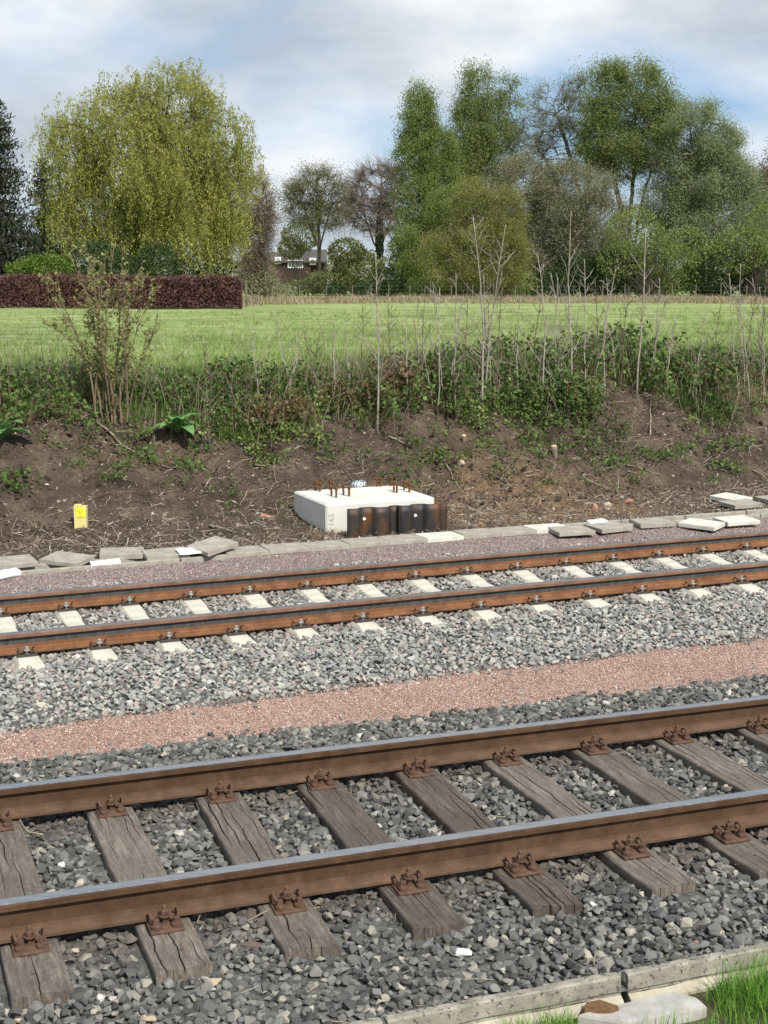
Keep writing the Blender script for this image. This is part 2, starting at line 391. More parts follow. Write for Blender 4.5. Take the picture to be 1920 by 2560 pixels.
def strip(name, lo, hi, zf, mat, n=12):
    """sheet between two polylines (x, y)"""
    L = len(lo); rows = []
    for f in np.linspace(0, 1, n):
        q = lo * (1 - f) + hi * f
        rows.append(np.c_[q, zf(q[:, 0], q[:, 1], f)])
    V = np.concatenate(rows); ii = (np.arange(n - 1)[:, None] * L + np.arange(L - 1)[None]).ravel()
    return struct(name, mk(name, V, np.stack([ii, ii + 1, ii + 1 + L, ii + L], 1), mat))
def chipmat(name, stops, scale=75, dark=.35):
    m = NT(name); v = m.coord('Object')
    cc = m.sep(m.vor(v, scale))[0]
    c = m.ramp(cc, stops); c = m.mix(dark, c, m.ramp(m.vor(v, scale, 'Distance'), [(.25, (1, 1, 1)), (.75, (.2, .2, .2))]), 'MULTIPLY')
    c = m.mix(.35, c, m.ramp(m.noise(v, 1.3, 4), [(.35, (.62, .6, .58)), (.65, (1, 1, 1))]), 'MULTIPLY')
    m.col(c); m.set(.95); m.bump(m.vor(v, scale, 'Distance'), .9, -.012); return m.m
PINK = [(0, (.23, .125, .095)), (.35, (.39, .245, .195)), (.7, (.50, .345, .28)), (1, (.64, .52, .45))]
PURP = [(0, (.16, .105, .10)), (.4, (.275, .20, .188)), (.75, (.37, .285, .265)), (1, (.55, .50, .46))]
pink_m, purp_m = chipmat('pink_chippings', PINK), chipmat('purple_chippings', PURP)
sa = np.arange(-9, 16, .12)
e0 = np.stack(trackA(TR1, sa, 2.86 + .05 * noise(sa * 1.6, 0, seed=4)), 1)
e1 = np.stack(trackA(TR2, sa - 2.1, -1.62 + .06 * noise(sa * 1.3, 5, seed=6)), 1)
strip('gravel_path', e0, e1, lambda x, y, f: -.366 + .012 * noise(x * 2.2, y * 2.2, seed=9) - .03 * (abs(f - .5) > .49), pink_m)
e0 = np.stack(trackA(TR2, sa, 2.40 + .05 * noise(sa * 2, 1, seed=14)), 1); e1 = np.stack(trackA(TR2, sa, np.full_like(sa, 3.44)), 1)
strip('gravel_strip', e0, e1, lambda x, y, f: -.352 + .05 * f * f + .012 * noise(x * 3, y * 3, seed=19) + 0 * x, purp_m)

# ================================================================== RAILS
def rust_mat(name, c1, c2, c3, streak=1., band=None):
    m = NT(name); v = m.coord('Object'); n = m.noise(v, 9, 7, .7); f = m.noise(v, 120, 3)
    c = m.ramp(n, [(.3, c1), (.5, c2), (.72, c3)])
    c = m.mix(.35, c, m.ramp(f, [(.35, (.5, .45, .42)), (.65, (1, 1, 1))]), 'MULTIPLY')
    c = m.mix(.5, c, m.ramp(m.noise(v, 1.1, 6, .7), [(.35, (.55, .52, .52)), (.6, (1, 1, 1)), (.8, (1.25, 1.2, 1.15))]), 'MULTIPLY')
    c = m.mix(m.ramp(m.noise(v, 26, 4, .8), [(.70, (0, 0, 0)), (.76, (.6, .6, .6))]), c, (.30, .25, .20))
    if band is not None:
        z = m.sep(m.coord('Object'))[2]
        vs_ = m.coord('Object', (18, 18, 1.2)); d = m.math('MULTIPLY', m.math('SUBTRACT', m.noise(vs_, 1.5, 4), .5), .03)
        zz = m.math('ADD', z, d)
        g = m.math('MULTIPLY', m.math('SUBTRACT', zz, band[0]), 250, True)
        c = m.mix(g, c, m.ramp(m.noise(vs_, 1.2, 4), [(.35, band[1]), (.65, band[2])]))
    m.col(c); m.set(.82); m.bump(m.noise(v, 160, 4), .35, .002); return m.m
RUST1 = rust_mat('rail_rust_old', (.062, .034, .018), (.10, .054, .029), (.14, .078, .043))
RUST1F = rust_mat('rail_foot_rust_old', (.09, .052, .031), (.135, .08, .048), (.18, .11, .07))
RUST2 = rust_mat('rail_rust_new', (.15, .066, .030), (.22, .102, .047), (.30, .15, .075))
RUST2H = rust_mat('rail_head_rust_new', (.17, .092, .06), (.24, .14, .095), (.31, .2, .145))
RUST2W = rust_mat('rail_web_rust_new', (.15, .066, .030), (.23, .105, .048), (.31, .15, .075), band=(.070, (.045, .047, .047), (.085, .088, .086)))
m = NT('polished_rail_top'); v = m.coord('Object', (1, 1, 1), (0, 0, -.35)); vv = m.coord('Object', (.6, 60, 60), (0, 0, -.35))
m.col(m.ramp(m.noise(vv, 3, 5), [(.3, (.30, .30, .30)), (.7, (.62, .61, .60))])); m.set(m.ramp(m.noise(vv, 2, 4), [(.3, (.24,) * 3), (.7, (.42,) * 3)]), 1.0); POL = m.m
m = NT('dull_rail_top'); vv = m.coord('Object', (.6, 40, 40), (0, 0, -.40)); m.col(m.ramp(m.noise(vv, 3, 5), [(.3, (.13, .13, .13)), (.7, (.26, .255, .25))])); m.set(.55, .55); DUL = m.m
HEADP = [(.0085, -.0535), (.0362, -.040), (.0368, -.015), (.0345, -.0055), (.027, -.0015), (.012, -.0002)]
HEADP = HEADP + [(-x, z) for x, z in HEADP[::-1]]
WEBP = [(.0085, -.0535), (.0082, -.10), (.0095, -.128), (.020, -.1415)]
FOOTP = [(.020, -.1415), (.052, -.1500), (.0745, -.1585), (.075, -.171), (.073, -.172), (-.073, -.172), (-.075, -.171), (-.0745, -.1585), (-.052, -.15), (-.020, -.1415)]
def sweep(tr, t0, z0, prof, ss):
    V = []
    for s in ss:
        for x, z in prof: V.append(track(tr, s, t0 + x, z0 + z))
    n = len(prof); F = np.array([(i * n + j, i * n + j + 1, (i + 1) * n + j + 1, (i + 1) * n + j) for i in range(len(ss) - 1) for j in range(n - 1)])
    return np.array(V), F
G = 1.507
def rail(tr, t0, z0, mats, label, s0=-11, s1=22):
    base = track(tr, 0, t0, z0 - .172); e = empty('rail', base, 0, label, 'rail', 'rails of the two tracks')
    ss = np.arange(s0, s1, .5)
    for nm, prof, mt in (('head', HEADP, mats[0]), ('web', WEBP, mats[1]), ('foot', FOOTP, mats[2])):
        if nm == 'web':
            Va, Fa = sweep(tr, t0, z0, prof, ss); Vb, Fb = sweep(tr, t0, z0, [(-x, z) for x, z in prof[::-1]], ss)
            V = np.concatenate([Va, Vb]); F = np.concatenate([Fa, Fb + len(Va)]); mi = None
        else:
            V, F = sweep(tr, t0, z0, prof, ss)
            mi = [1 if (nm == 'head' and 3 <= j <= 7) else 0 for i in range(len(ss) - 1) for j in range(len(prof) - 1)]
        F = F[:, ::-1]
        me = mk('rail_' + nm, V - base + np.array([0, 0, 0]), F, mt if isinstance(mt, list) else [mt], mi)
        obj(nm, me, e)
    return e
Z2 = -.0736
R1M = ([RUST1, POL], RUST1, RUST1F); R2M = ([RUST2H, DUL], RUST2W, RUST2)
rail(TR1, 0, 0, R1M, 'polished brown rail over timber sleepers, on the side of the concrete kerb')
rail(TR1, G, 0, R1M, 'polished brown rail over timber sleepers, on the side of the pink gravel path')
rail(TR2, 0, Z2, R2M, 'orange rusty rail over pale concrete sleepers, on the side of the pink path')
rail(TR2, G, Z2, R2M, 'orange rusty rail over pale concrete sleepers, on the cable trough side')

# ================================================================== TIMBER SLEEPERS
m = NT('weathered_sleeper_timber'); v = m.coord('Object', (14, 1.1, 6)); oi = m.N('ShaderNodeObjectInfo')
n = m.noise(v, 3, 8, .72); c = m.ramp(n, [(.28, (.052, .044, .038)), (.48, (.122, .105, .09)), (.64, (.20, .178, .153)), (.80, (.31, .28, .245))])
c = m.mix(m.ramp(m.noise(m.coord('Object', (3, 2, 3)), 1.4, 5), [(.40, (0, 0, 0)), (.65, (.75, .75, .75))]), c, (.082, .066, .057))
c = m.mix(m.ramp(m.noise(m.coord('Object', (40, 9, 10)), 2.0, 5, .75), [(.56, (0, 0, 0)), (.72, (.7, .7, .7))]), c, (.34, .285, .235))
c = m.mix(1., c, m.ramp(oi.outputs['Random'], [(0, (.68, .62, .58)), (.5, (1., .97, .94)), (1, (1.35, 1.32, 1.28))]), 'MULTIPLY')
m.col(c); m.set(.85); m.bump(m.noise(m.coord('Object', (60, 3, 20)), 3, 6, .7), .6, .004); TIMBER = m.m
FITRUST = two('fastening_rust', (.075, .042, .028), (.155, .088, .058), 22, .8, .4, .002, lo=.35, hi=.68)
def smooth_wander(rng, n, k=6):
    a = rng.normal(size=k); return np.interp(np.linspace(0, k - 1, n), np.arange(k), a) + .15 * rng.normal(size=n)
def timber_mesh(seed):
    rng = np.random.default_rng(seed); L, W, Hh, nr = 2.6, .26, .16, 110
    y = np.linspace(-L / 2, L / 2, nr); ncr = 5; xs = np.linspace(-.088, .088, ncr) + rng.uniform(-.008, .008, ncr)
    cols = []                                                # (x array, z array)
    edgeL, edgeR = .0035 * smooth_wander(rng, nr, 16), .0035 * smooth_wander(rng, nr, 16)
    zz = .0022 * smooth_wander(rng, nr, 14)
    cols.append((-W / 2 + edgeL, np.full(nr, -.012) + zz)); cols.append((-W / 2 + .006 + edgeL, np.full(nr, -.003) + zz))
    for i in range(ncr):
        wand = .006 * smooth_wander(rng, nr, 26)
        act = np.clip(1.5 * (noise(y * 1.7 + i * 13.1 + seed * 7.7, 0 * y, seed=40) + .22), 0, 1)
        if rng.random() < .25: act = act * (rng.random() < .5)
        hw = .0006 + act * rng.uniform(.0018, .0042); dp = act * .03
        zc = zz + .0016 * smooth_wander(rng, nr, 20) * 1.
        cx = xs[i] + wand
        cols += [(cx - hw, zc), (cx, zc - dp), (cx + hw, zc)]
        if i < ncr - 1: cols.append((cx + .5 * (xs[i + 1] - xs[i]), zc + .0012 * rng.normal(size=nr)))
    cols.append((W / 2 - .006 + edgeR, np.full(nr, -.003) + zz)); cols.append((W / 2 + edgeR, np.full(nr, -.012) + zz))
    nc = len(cols); X = np.stack([c[0] for c in cols], 1); Z = np.stack([c[1] for c in cols], 1)
    endw = np.zeros((nr, nc)); endw[0] = .012 * smooth_wander(rng, nc, 5); endw[-1] = .012 * smooth_wander(rng, nc, 5)
    Yg = np.repeat(y[:, None], nc, 1) + endw
    V = np.stack([X, Yg, Z], -1).reshape(-1, 3); nb = len(V)
    ii = (np.arange(nr - 1)[:, None] * nc + np.arange(nc - 1)[None]).ravel(); F = [np.stack([ii, ii + 1, ii + 1 + nc, ii + nc], 1)]
    border = list(range(nc)) + [r * nc + nc - 1 for r in range(1, nr)] + [(nr - 1) * nc + k for k in range(nc - 2, -1, -1)] + [r * nc for r in range(nr - 2, 0, -1)]
    B = V[border].copy(); B[:, 2] = -Hh; V = np.concatenate([V, B]); nbd = len(border)
    F.append(np.array([(border[k], nb + k, nb + (k + 1) % nbd, border[(k + 1) % nbd]) for k in range(nbd)]))
    return mk('sleeper_timber', V, F, TIMBER)
# fastening: u along the rail, v away from it, w up from the sleeper top
def clip_mesh(name, mat, k=1.0, r=.0065):
    half = np.array([(.013, -.105, .040), (.014, -.085, .042), (.020, -.075, .036), (.027, -.092, .030), (.031, -.125, .030), (.042, -.141, .033), (.056, -.136, .044), (.062, -.112, .058), (.063, -.085, .062), (.058, -.068, .052), (.048, -.062, .036)])
    P = np.concatenate([half[::-1] * [-1, 1, 1], half]) * [k, 1, k]
    t = np.linspace(0, len(P) - 1, 60); Q = np.stack([np.interp(t, np.arange(len(P)), P[:, a]) for a in range(3)], 1)
    for _ in range(3): Q[1:-1] = .25 * Q[:-2] + .5 * Q[1:-1] + .25 * Q[2:]
    return MB().tube(Q, r, 7).mesh(name, mat, True)
plate_me = MB().box(-.08, .08, -.195, .195, .0, .014, bev=.003).box(-.055, .055, -.098, -.082, .013, .030, bev=.003).box(-.055, .055, .082, .098, .013, .030, bev=.003).box(-.075, .075, -.078, .078, .013, .0175).mesh('base_plate', FITRUST)
nut_me = MB().lathe([(.026, .046), (.027, .049), (.027, .053), (.024, .055)], 14).lathe([(.019, .0552), (.0215, .058), (.0215, .077), (.018, .081)], 6, rot=.3).lathe([(.0115, .014), (.0115, .098), (.009, .102)], 10).mesh('clamp_bolt', FITRUST)
scr = MB()
for z in (.0142, .0225): scr.lathe([(.021, z), (.025, z + .001), (.025, z + .0065), (.021, z + .0078)], 14)
scr.lathe([(.021, .0305), (.0205, .034), (.014, .037)], 12).box(-.0135, .0135, -.0135, .0135, .033, .060, bev=.003)
screw_me = scr.mesh('coach_screw', FITRUST)
clip1_me = clip_mesh('spring_clip', FITRUST, 1.08, .0078)
nail_me = MB().lathe([(.006, -.01), (.006, .002), (.008, .0035), (.004, .0055)], 8).mesh('date_nail', FITRUST)
SP1, PH1 = .6187, -1.760
rg = np.random.default_rng(3)
sl1 = []
for i in range(-3, 12):
    s = PH1 + i * SP1 + rg.uniform(-.012, .012)
    if i in range(0, 8): s = PH1 + i * SP1
    sl1.append(s)
    e = empty('timber_sleeper', track(TR1, s, G / 2, -.19), heading(TR1, s) + rg.uniform(-.02, .02), 'cracked brown timber sleeper with rusty baseplates under the polished rails', 'sleeper', 'timber sleepers')
    obj('timber', timber_mesh(100 + i), e)
    obj('date_nail', nail_me, e, (rg.uniform(-.02, .04), -1.12, 0))
    for q in (-1, 1):
        p = obj('base_plate', plate_me, e, (0, q * G / 2, .001))
        for a in (0, PI):
            obj('spring_clip', clip1_me, p, rz=a); obj('clamp_bolt', nut_me, p, (.0, -.108 * math.cos(a), 0), rz=rg.uniform(0, 1))
            for u in (-.047, .047): obj('coach_screw', screw_me, p, (u, -.157 * math.cos(a), 0), rz=rg.uniform(0, 1.5))

# ================================================================== CONCRETE SLEEPERS
CONC_S = two('sleeper_concrete', (.43, .405, .335), (.62, .59, .50), 5, .85, .3, .003, lo=.3, hi=.7, speck=(60, .60, (.36, .335, .28)))
def conc_sleeper():
    prof = [(-1.3, -.062, .125), (-1.27, -.048, .12), (-1.15, -.035, .112), (-.98, -.006, .090), (-.93, 0, .088), (-.58, 0, .088), (-.52, -.004, .088), (-.30, -.038, .085), (0, -.042, .085)]
    prof = prof + [(-y, z, w) for y, z, w in prof[-2::-1]]
    V = []
    for y, z, w in prof: V += [(-.15, y, -.22), (-w - .022, y, z - .035), (-w, y, z - .006), (-w + .006, y, z), (w - .006, y, z), (w, y, z - .006), (w + .022, y, z - .035), (.15, y, -.22)]
    n = 8; F = [np.array([(i * n + j, (i + 1) * n + j, (i + 1) * n + j + 1, i * n + j + 1) for i in range(len(prof) - 1) for j in range(n - 1)]), np.array([list(range(n)), list(range(len(prof) * n - 1, (len(prof) - 1) * n - 1, -1))])]
    return mk('sleeper_body', np.array(V), F, CONC_S)
csl_me = conc_sleeper()
FIT2 = two('new_clip_rust', (.065, .04, .026), (.17, .085, .04), 30, .6, .3, .002)
GALV = two('galvanised_screw', (.30, .30, .29), (.52, .52, .50), 60, .45, .2, .001, metal=.5)
clip2_me = clip_mesh('tension_clamp', FIT2, 1.05, .0068)
s2 = MB().lathe([(.026, .040), (.027, .043), (.027, .049), (.020, .052)], 14).box(-.0125, .0125, -.0125, .0125, .050, .078, bev=.003).lathe([(.012, .0), (.012, .05)], 8)
screw2_me = s2.mesh('sleeper_screw', GALV)
guide_me = MB().box(-.085, .085, -.150, -.078, -.002, .016, bev=.004).box(-.085, .085, -.168, -.150, -.004, .008, bev=.003).mesh('angled_guide_plate', two('dark_plastic', (.035, .03, .027), (.08, .065, .055), 30, .6, .2))
pad_me = MB().box(-.075, .075, -.077, .077, .0, .0065).mesh('rail_pad', guide_me.materials[0])
stamp_me = textmesh('2021', .11, CONC_S, .003)
SP2, PH2 = .6045, -.259
for i in range(-9, 18):
    s = PH2 + i * SP2
    e = empty('concrete_sleeper', track(TR2, s, G / 2, Z2 - .179), heading(TR2, s), 'pale new concrete sleeper with galvanised screws under the orange rusty rails', 'sleeper', 'concrete sleepers')
    obj('sleeper_body', csl_me, e); st = obj('year_stamp', stamp_me, e, (0, .40, -.0215), rot=(.155, 0, 0))
    for q in (-1, 1):
        p = obj('rail_pad', pad_me, e, (0, q * G / 2, 0))
        for a in (0, PI):
            obj('angled_guide_plate', guide_me, p, rz=a); obj('tension_clamp', clip2_me, p, (0, 0, .0), rz=a); obj('sleeper_screw', screw2_me, p, (0, -.112 * math.cos(a), 0), rz=rg.uniform(0, 1.5))

# ================================================================== BALLAST STONES
rr = np.random.default_rng(21)
near_m = instmat('dark_ballast_stone', [(0, (.058, .058, .055)), (.3, (.108, .107, .101)), (.6, (.165, .163, .153)), (.85, (.235, .228, .207)), (.93, (.29, .27, .225)), (.985, (.40, .37, .30)), (1, (.58, .56, .52))], rust=(.115, .085, .066))
far_m = instmat('grey_ballast_stone', [(0, (.15, .15, .142)), (.25, (.25, .25, .235)), (.5, (.34, .338, .31)), (.75, (.43, .42, .375)), (.88, (.50, .46, .385)), (.94, (.36, .245, .22)), (.975, (.28, .30, .32)), (1, (.62, .60, .56))], rust=(.22, .17, .14))
def rockset(mat, tagname): return [rockmesh(tagname, rr, mat, int(rr.integers(10, 18)), (1, rr.uniform(.62, .95), rr.uniform(.45, .8)), .3) for _ in range(16)]
near_rocks, far_rocks = rockset(near_m, 'near_stone'), rockset(far_m, 'far_stone')
def jitter_st(s0, s1, t0, t1, sp):
    a, b = np.meshgrid(np.arange(s0, s1, sp), np.arange(t0, t1, sp)); a, b = a.ravel(), b.ravel()
    return a + rr.uniform(-.5, .5, len(a)) * sp, b + rr.uniform(-.5, .5, len(a)) * sp
def ballast(name, tr, s0, s1, t0, t1, sp, size, sleepers, half, ext, protos, label, zoff, edgefun, layers=3, lowmid=0.):
    Ps, Sc, Ru = [], [], []
    for ly in range(layers):
        s, t = jitter_st(s0, s1, t0, t1, sp)
        keep = edgefun(s, t)
        d = np.min(np.abs(s[:, None] - np.array(sleepers)[None]), 1)
        sz = size * (1 - .12 * ly) * np.clip(rr.lognormal(0, .28, len(s)), .5, 1.75)
        insl = (d < half + sz * .30) & (t > ext[0] - sz * .3) & (t < ext[1] + sz * .3)
        x, y = trackA(tr, s, t)
        z = bedz(x, y) + zoff + (.30 - .32 * ly) * size + rr.uniform(-.012, .012, len(s)) + .014 * noise(x * 4, y * 4, seed=50)
        keep &= ~insl
        rd = np.minimum(np.abs(t), np.abs(t - G))
        Ps.append(np.stack([x, y, z - lowmid * (rd < .13)], 1)[keep]); Sc.append(sz[keep]); Ru.append(np.clip(1 - (rd - .1) / .35, 0, 1)[keep])
    P, Sc, Ru = np.concatenate(Ps), np.concatenate(Sc), np.concatenate(Ru); n = len(P)
    Ru = np.clip(Ru * rr.uniform(.2, 1.1, n), 0, 1) * .75
    return scatter(name, P, np.c_[rr.uniform(-.6, .6, (n, 2)), rr.uniform(0, 6.28, n)], Sc, rr.integers(0, 16, n), protos, label, 'ballast', rnd=rr.random(n), rust=Ru)
edge1 = lambda s, t: (t < 2.93 + .07 * noise(s * 1.6, t * 0, seed=4) + .06 * rr.normal(size=len(s))) & (t > -1.215)
ballast('dark_ballast', TR1, -4.6, 8.6, -1.21, 3.15, .043, .058, sl1, .13, (-.55, 2.06), near_rocks, 'dark grey crushed stone ballast around the timber sleepers', .0, edge1)
edge2 = lambda s, t: (t > -1.66 - .05 * s * 0 + .07 * noise((s + 2.1) * 1.3, 5 + 0 * t, seed=6) + .07 * rr.normal(size=len(s))) & (t < 2.62 + .10 * noise(s * 2, 1 + 0 * t, seed=14) + .09 * rr.normal(size=len(s)))
ballast('grey_ballast', TR2, -6, 10.5, -1.95, 3.0, .046, .060, [PH2 + i * SP2 for i in range(-9, 22)], .105, (-.36, 1.87), far_rocks, 'light grey crushed stone ballast around the concrete sleepers', .0, edge2)
# pale odd stones lying on the dark ballast
odd_m = [two('odd_stone_%d' % i, a, b, 20, .85, .4, .004) for i, (a, b) in enumerate([((.5, .49, .46), (.68, .67, .64)), ((.36, .28, .19), (.52, .43, .31)), ((.30, .14, .085), (.40, .22, .14)), ((.10, .075, .065), (.16, .12, .10))])]
for (px, py), sz, mi, lab in (((1155, 2380), .10, 0, 'flat white stone shard on the dark ballast near the kerb'), ((1312, 2395), .055, 1, 'cream angular stone on the dark ballast near the kerb'), ((1740, 2355), .04, 2, 'orange brick fragment on the dark ballast near the kerb'), ((630, 2362), .12, 3, 'large dark reddish cobble beside a timber sleeper end'), ((533, 2455), .09, 1, 'elongated cream stone in the dark ballast'), ((372, 2545), .075, 1, 'rounded sandy pebble at the edge of the dark ballast'), ((45, 2550), .06, 1, 'round tan pebble alone in the dark ballast'), ((1615, 1945), .05, 0, 'white pebble between two timber sleepers by the rail'), ((1820, 1965), .085, 1, 'long ochre stone wedged against a timber sleeper'), ((190, 2375), .055, 1, 'small cream triangular stone below the polished rail'), ((1880, 1840), .055, 1, 'rounded pinkish stone beside a timber sleeper')):
    P = at(px, py, -.225); me = rockmesh('odd_stone', rr, odd_m[mi], 18, (1, .6, .5), .2)
    o = obj('loose_stone', me, None, P, rz=rr.uniform(-.5, .5)); o.scale = (sz, sz, sz * .9); tag(o, lab, 'stone')
# fine chips on the two gravel strips
chip_pink, chip_purp = [[rockmesh('chip', rr, mt, 8, (1, .7, .5), .3) for _ in range(6)] for mt in (instmat('pink_chip', PINK, nmix=0, bump=0), instmat('purple_chip', PURP, nmix=0, bump=0))]
def chips(name, x, y, z, smin, smax, protos, label):
    n = len(x); scatter(name, np.stack([x, y, z], 1), rr.uniform(-3, 3, (n, 3)), rr.uniform(smin, smax, n), rr.integers(0, len(protos), n), protos, label, 'gravel', rnd=rr.random(n))
n = 60000; f = rr.uniform(-.04, 1.04, n); q = rr.uniform(-7, 11, n)
xa, ya = trackA(TR1, q, np.full(n, 2.86)); xb, yb = trackA(TR2, q - 2.1, np.full(n, -1.62)); X, Y = xa * (1 - f) + xb * f, ya * (1 - f) + yb * f
chips('pink_gravel', X, Y, -.362 + .012 * noise(X * 2.2, Y * 2.2, seed=9), .010, .024, chip_pink, 'fine pink gravel chippings on the path between the tracks')
n = 40000; tq = rr.uniform(2.3, 3.44, n); X, Y = trackA(TR2, rr.uniform(-6, 11, n), tq)
chips('purple_gravel', X, Y, -.348 + .05 * np.clip((tq - 2.4) / 1.04, 0, 1) ** 2 + .012 * noise(X * 3, Y * 3, seed=19), .014, .032, chip_purp, 'purple gravel chippings between the rusty rail and the cable trough')
n = 1500; X, Y = trackA(TR2, rr.uniform(-6, 11, n), np.clip(2.45 + np.abs(rr.normal(0, .22, n)), 2.3, 3.4))
scatter('stray_ballast', np.stack([X, Y, np.full(n, -.335)], 1), rr.uniform(-3, 3, (n, 3)), rr.uniform(.03, .06, n), rr.integers(0, 16, n), far_rocks, 'stray grey stones spilled onto the purple gravel', 'stones', rnd=rr.random(n))

n = 320; q = rr.uniform(-6, 10, n); f = np.clip(np.where(rr.random(n) < .5, np.abs(rr.normal(0, .16, n)), 1 - np.abs(rr.normal(0, .16, n))), 0, 1)
xa, ya = trackA(TR1, q, np.full(n, 2.9)); xb, yb = trackA(TR2, q - 2.1, np.full(n, -1.66)); X, Y = xa * (1 - f) + xb * f, ya * (1 - f) + yb * f
scatter('stray_path_stones', np.stack([X, Y, np.full(n, -.352)], 1), rr.uniform(-3, 3, (n, 3)), rr.uniform(.02, .055, n), rr.integers(0, 16, n), far_rocks, 'stray ballast stones lying on the pink gravel path', 'stones', rnd=rr.random(n) * .8)

# ================================================================== NEAR KERB, VERGE
CONC_OLD = two('old_kerb_concrete', (.19, .175, .14), (.37, .345, .285), 7, .95, .9, .010, speck=(42, .57, (.10, .09, .07)))
CONC_LEDGE = two('pale_kerb_concrete', (.34, .305, .23), (.48, .44, .345), 7, .9, .4, .004)
kz = -.205
KP = [(-.05, kz), (-.012, kz + .002), (-.004, kz - .006), (0, kz - .085), (.0, kz - .086), (.028, kz - .10), (.034, kz - .112), (.036, kz - .5)]
def kerb_unit(s0, s1, label):
    base = track(TR1, (s0 + s1) / 2, -1.235, kz - .3); e = empty('kerb_stone', base, 0, label, 'kerb', 'kerb stones along the dark ballast')
    def seg(prof, mt, nm):
        ss = np.linspace(s0, s1, 25); V = []
        for i, s in enumerate(ss):
            for j, (x, z) in enumerate(prof):
                w = .004 * noise(s * 9, j * .7, seed=77) + .002 * noise(s * 40, j * 3., seed=78)
                V.append(track(TR1, s, -1.235 - x, z + w) - base)
        n = len(prof); F = [np.array([(i * n + j, (i + 1) * n + j, (i + 1) * n + j + 1, i * n + j + 1) for i in range(24) for j in range(n - 1)])]
        V = np.array(V); k0 = len(V)
        for r, fl in ((0, 1), (24, -1)):                          # end caps down to the footing
            ring = V[r * n:(r + 1) * n]; low = ring.copy(); low[:, 2] = -.2; V = np.concatenate([V, low])
            F[0] = np.concatenate([F[0], np.array([(r * n + j, r * n + j + 1, k0 + j + 1, k0 + j)[::fl] for j in range(n - 1)])]); k0 += n
        obj(nm, mk('kerb_' + nm, V, F, mt), e)
    seg([(-.052, kz - .3)] + KP[:5], CONC_OLD, 'upstand'); seg(KP[4:], CONC_LEDGE, 'ledge')
kerb_unit(-1.52, -.45, 'mossy concrete kerb stone along the dark ballast, end of the row without grass'); kerb_unit(-.43, .655, 'mossy concrete kerb stone beside the pale slab in the grass')
kerb_unit(.69, 1.77, 'mossy concrete kerb stone beyond the open joint next to the slab'); kerb_unit(1.785, 2.85, 'mossy concrete kerb stone running on past the thick grass')
VZ = -.335
xs, ts = np.linspace(-9, 16, 80), np.linspace(-9, -1.25, 30)
SS1, TT1 = np.meshgrid(xs, ts); X, Y = trackA(TR1, SS1, TT1); nc = len(xs); ii = (np.arange(29)[:, None] * nc + np.arange(nc - 1)[None]).ravel()
struct('verge', mk('verge', np.stack([X, Y, VZ + .02 * noise(X * 3, Y * 3, seed=5)], -1).reshape(-1, 3), np.stack([ii, ii + 1, ii + 1 + nc, ii + nc], 1), two('verge_soil', (.05, .045, .025), (.11, .105, .05), 9, .95, .5, .02)))
z8 = lambda x, y: (960 + x / 1.728, 1860 + y / 1.728)
c4 = [at(*z8(*p), -.285) for p in ((838, 1168), (1250, 1066), (1395, 1128), (1035, 1200))]
ctr = np.mean(c4, 0); ctr[2] = -.35; e = bmesh.new()
outl = [c4[0], c4[1], c4[1] * .45 + c4[2] * .55 + np.array([.03, .01, 0]), c4[2], c4[3]]
for z, k in ((-.42, 1.0), (-.297, 1.0), (-.285, .965)):
    for p in outl: q = ctr + (p - ctr) * k; e.verts.new((q[0] - ctr[0], q[1] - ctr[1], z - ctr[2]))
e.verts.ensure_lookup_table()
for r in range(2):
    for k in range(5): e.faces.new([e.verts[r * 5 + k], e.verts[r * 5 + (k + 1) % 5], e.verts[r * 5 + 5 + (k + 1) % 5], e.verts[r * 5 + 5 + k]])
e.faces.new([e.verts[10 + k] for k in range(5)]); bmesh.ops.recalc_face_normals(e, faces=e.faces)
me = bpy.data.meshes.new('slab'); e.to_mesh(me); e.free(); me.materials.append(two('slab_concrete', (.30, .29, .26), (.46, .445, .41), 9, .9, .4, .004))
tag(obj('concrete_slab', me, None, ctr), 'pale concrete slab lying in the grass against the kerb', 'slab')
me = rockmesh('clod', rr, two('clod_earth', (.16, .085, .04), (.30, .17, .085), 14, .95, .8, .02), 40, (1, .8, .7), .3)
o = obj('earth_clod', me, None, at(*z8(950, 1205), -.335) + np.array([-.01, .03, .03])); o.scale = (.20, .14, .16); tag(o, 'orange brown lump of earth in front of the pale slab', 'clod')
gm = leafmat('verge_grass', (.09, .21, .022), (.16, .34, .045), (.27, .42, .09), .35, 2.)
def blades(P, h, w, lean, rng, segs=3):
    n = len(P); a = rng.uniform(0, 6.28, n); d = np.stack([np.cos(a), np.sin(a), 0 * a], 1); sd = np.stack([-np.sin(a), np.cos(a), 0 * a], 1)
    V = np.zeros((n, segs * 2 + 1, 3)); ln = lean * rng.uniform(.2, 1.2, n)
    for k in range(segs + 1):
        f = k / segs; c = P + d * (ln * h * f ** 2)[:, None] + np.array([0, 0, 1.]) * (h * (f - .25 * ln * f ** 2))[:, None]; ww = (w * (1 - f) ** .7)[:, None] * .5
        if k < segs: V[:, 2 * k] = c - sd * ww; V[:, 2 * k + 1] = c + sd * ww
        else: V[:, 2 * k] = c
    b = np.arange(n)[:, None] * (2 * segs + 1)
    Q = np.concatenate([b + np.array([[2 * k, 2 * k + 1, 2 * k + 3, 2 * k + 2]]) for k in range(segs - 1)]); Tt = b + np.array([[2 * segs - 2, 2 * segs - 1, 2 * segs]])
    return V.reshape(-1, 3), [Q, Tt], np.repeat(rng.random(n), 2 * segs + 1)
rb = np.random.default_rng(5)
GP = []
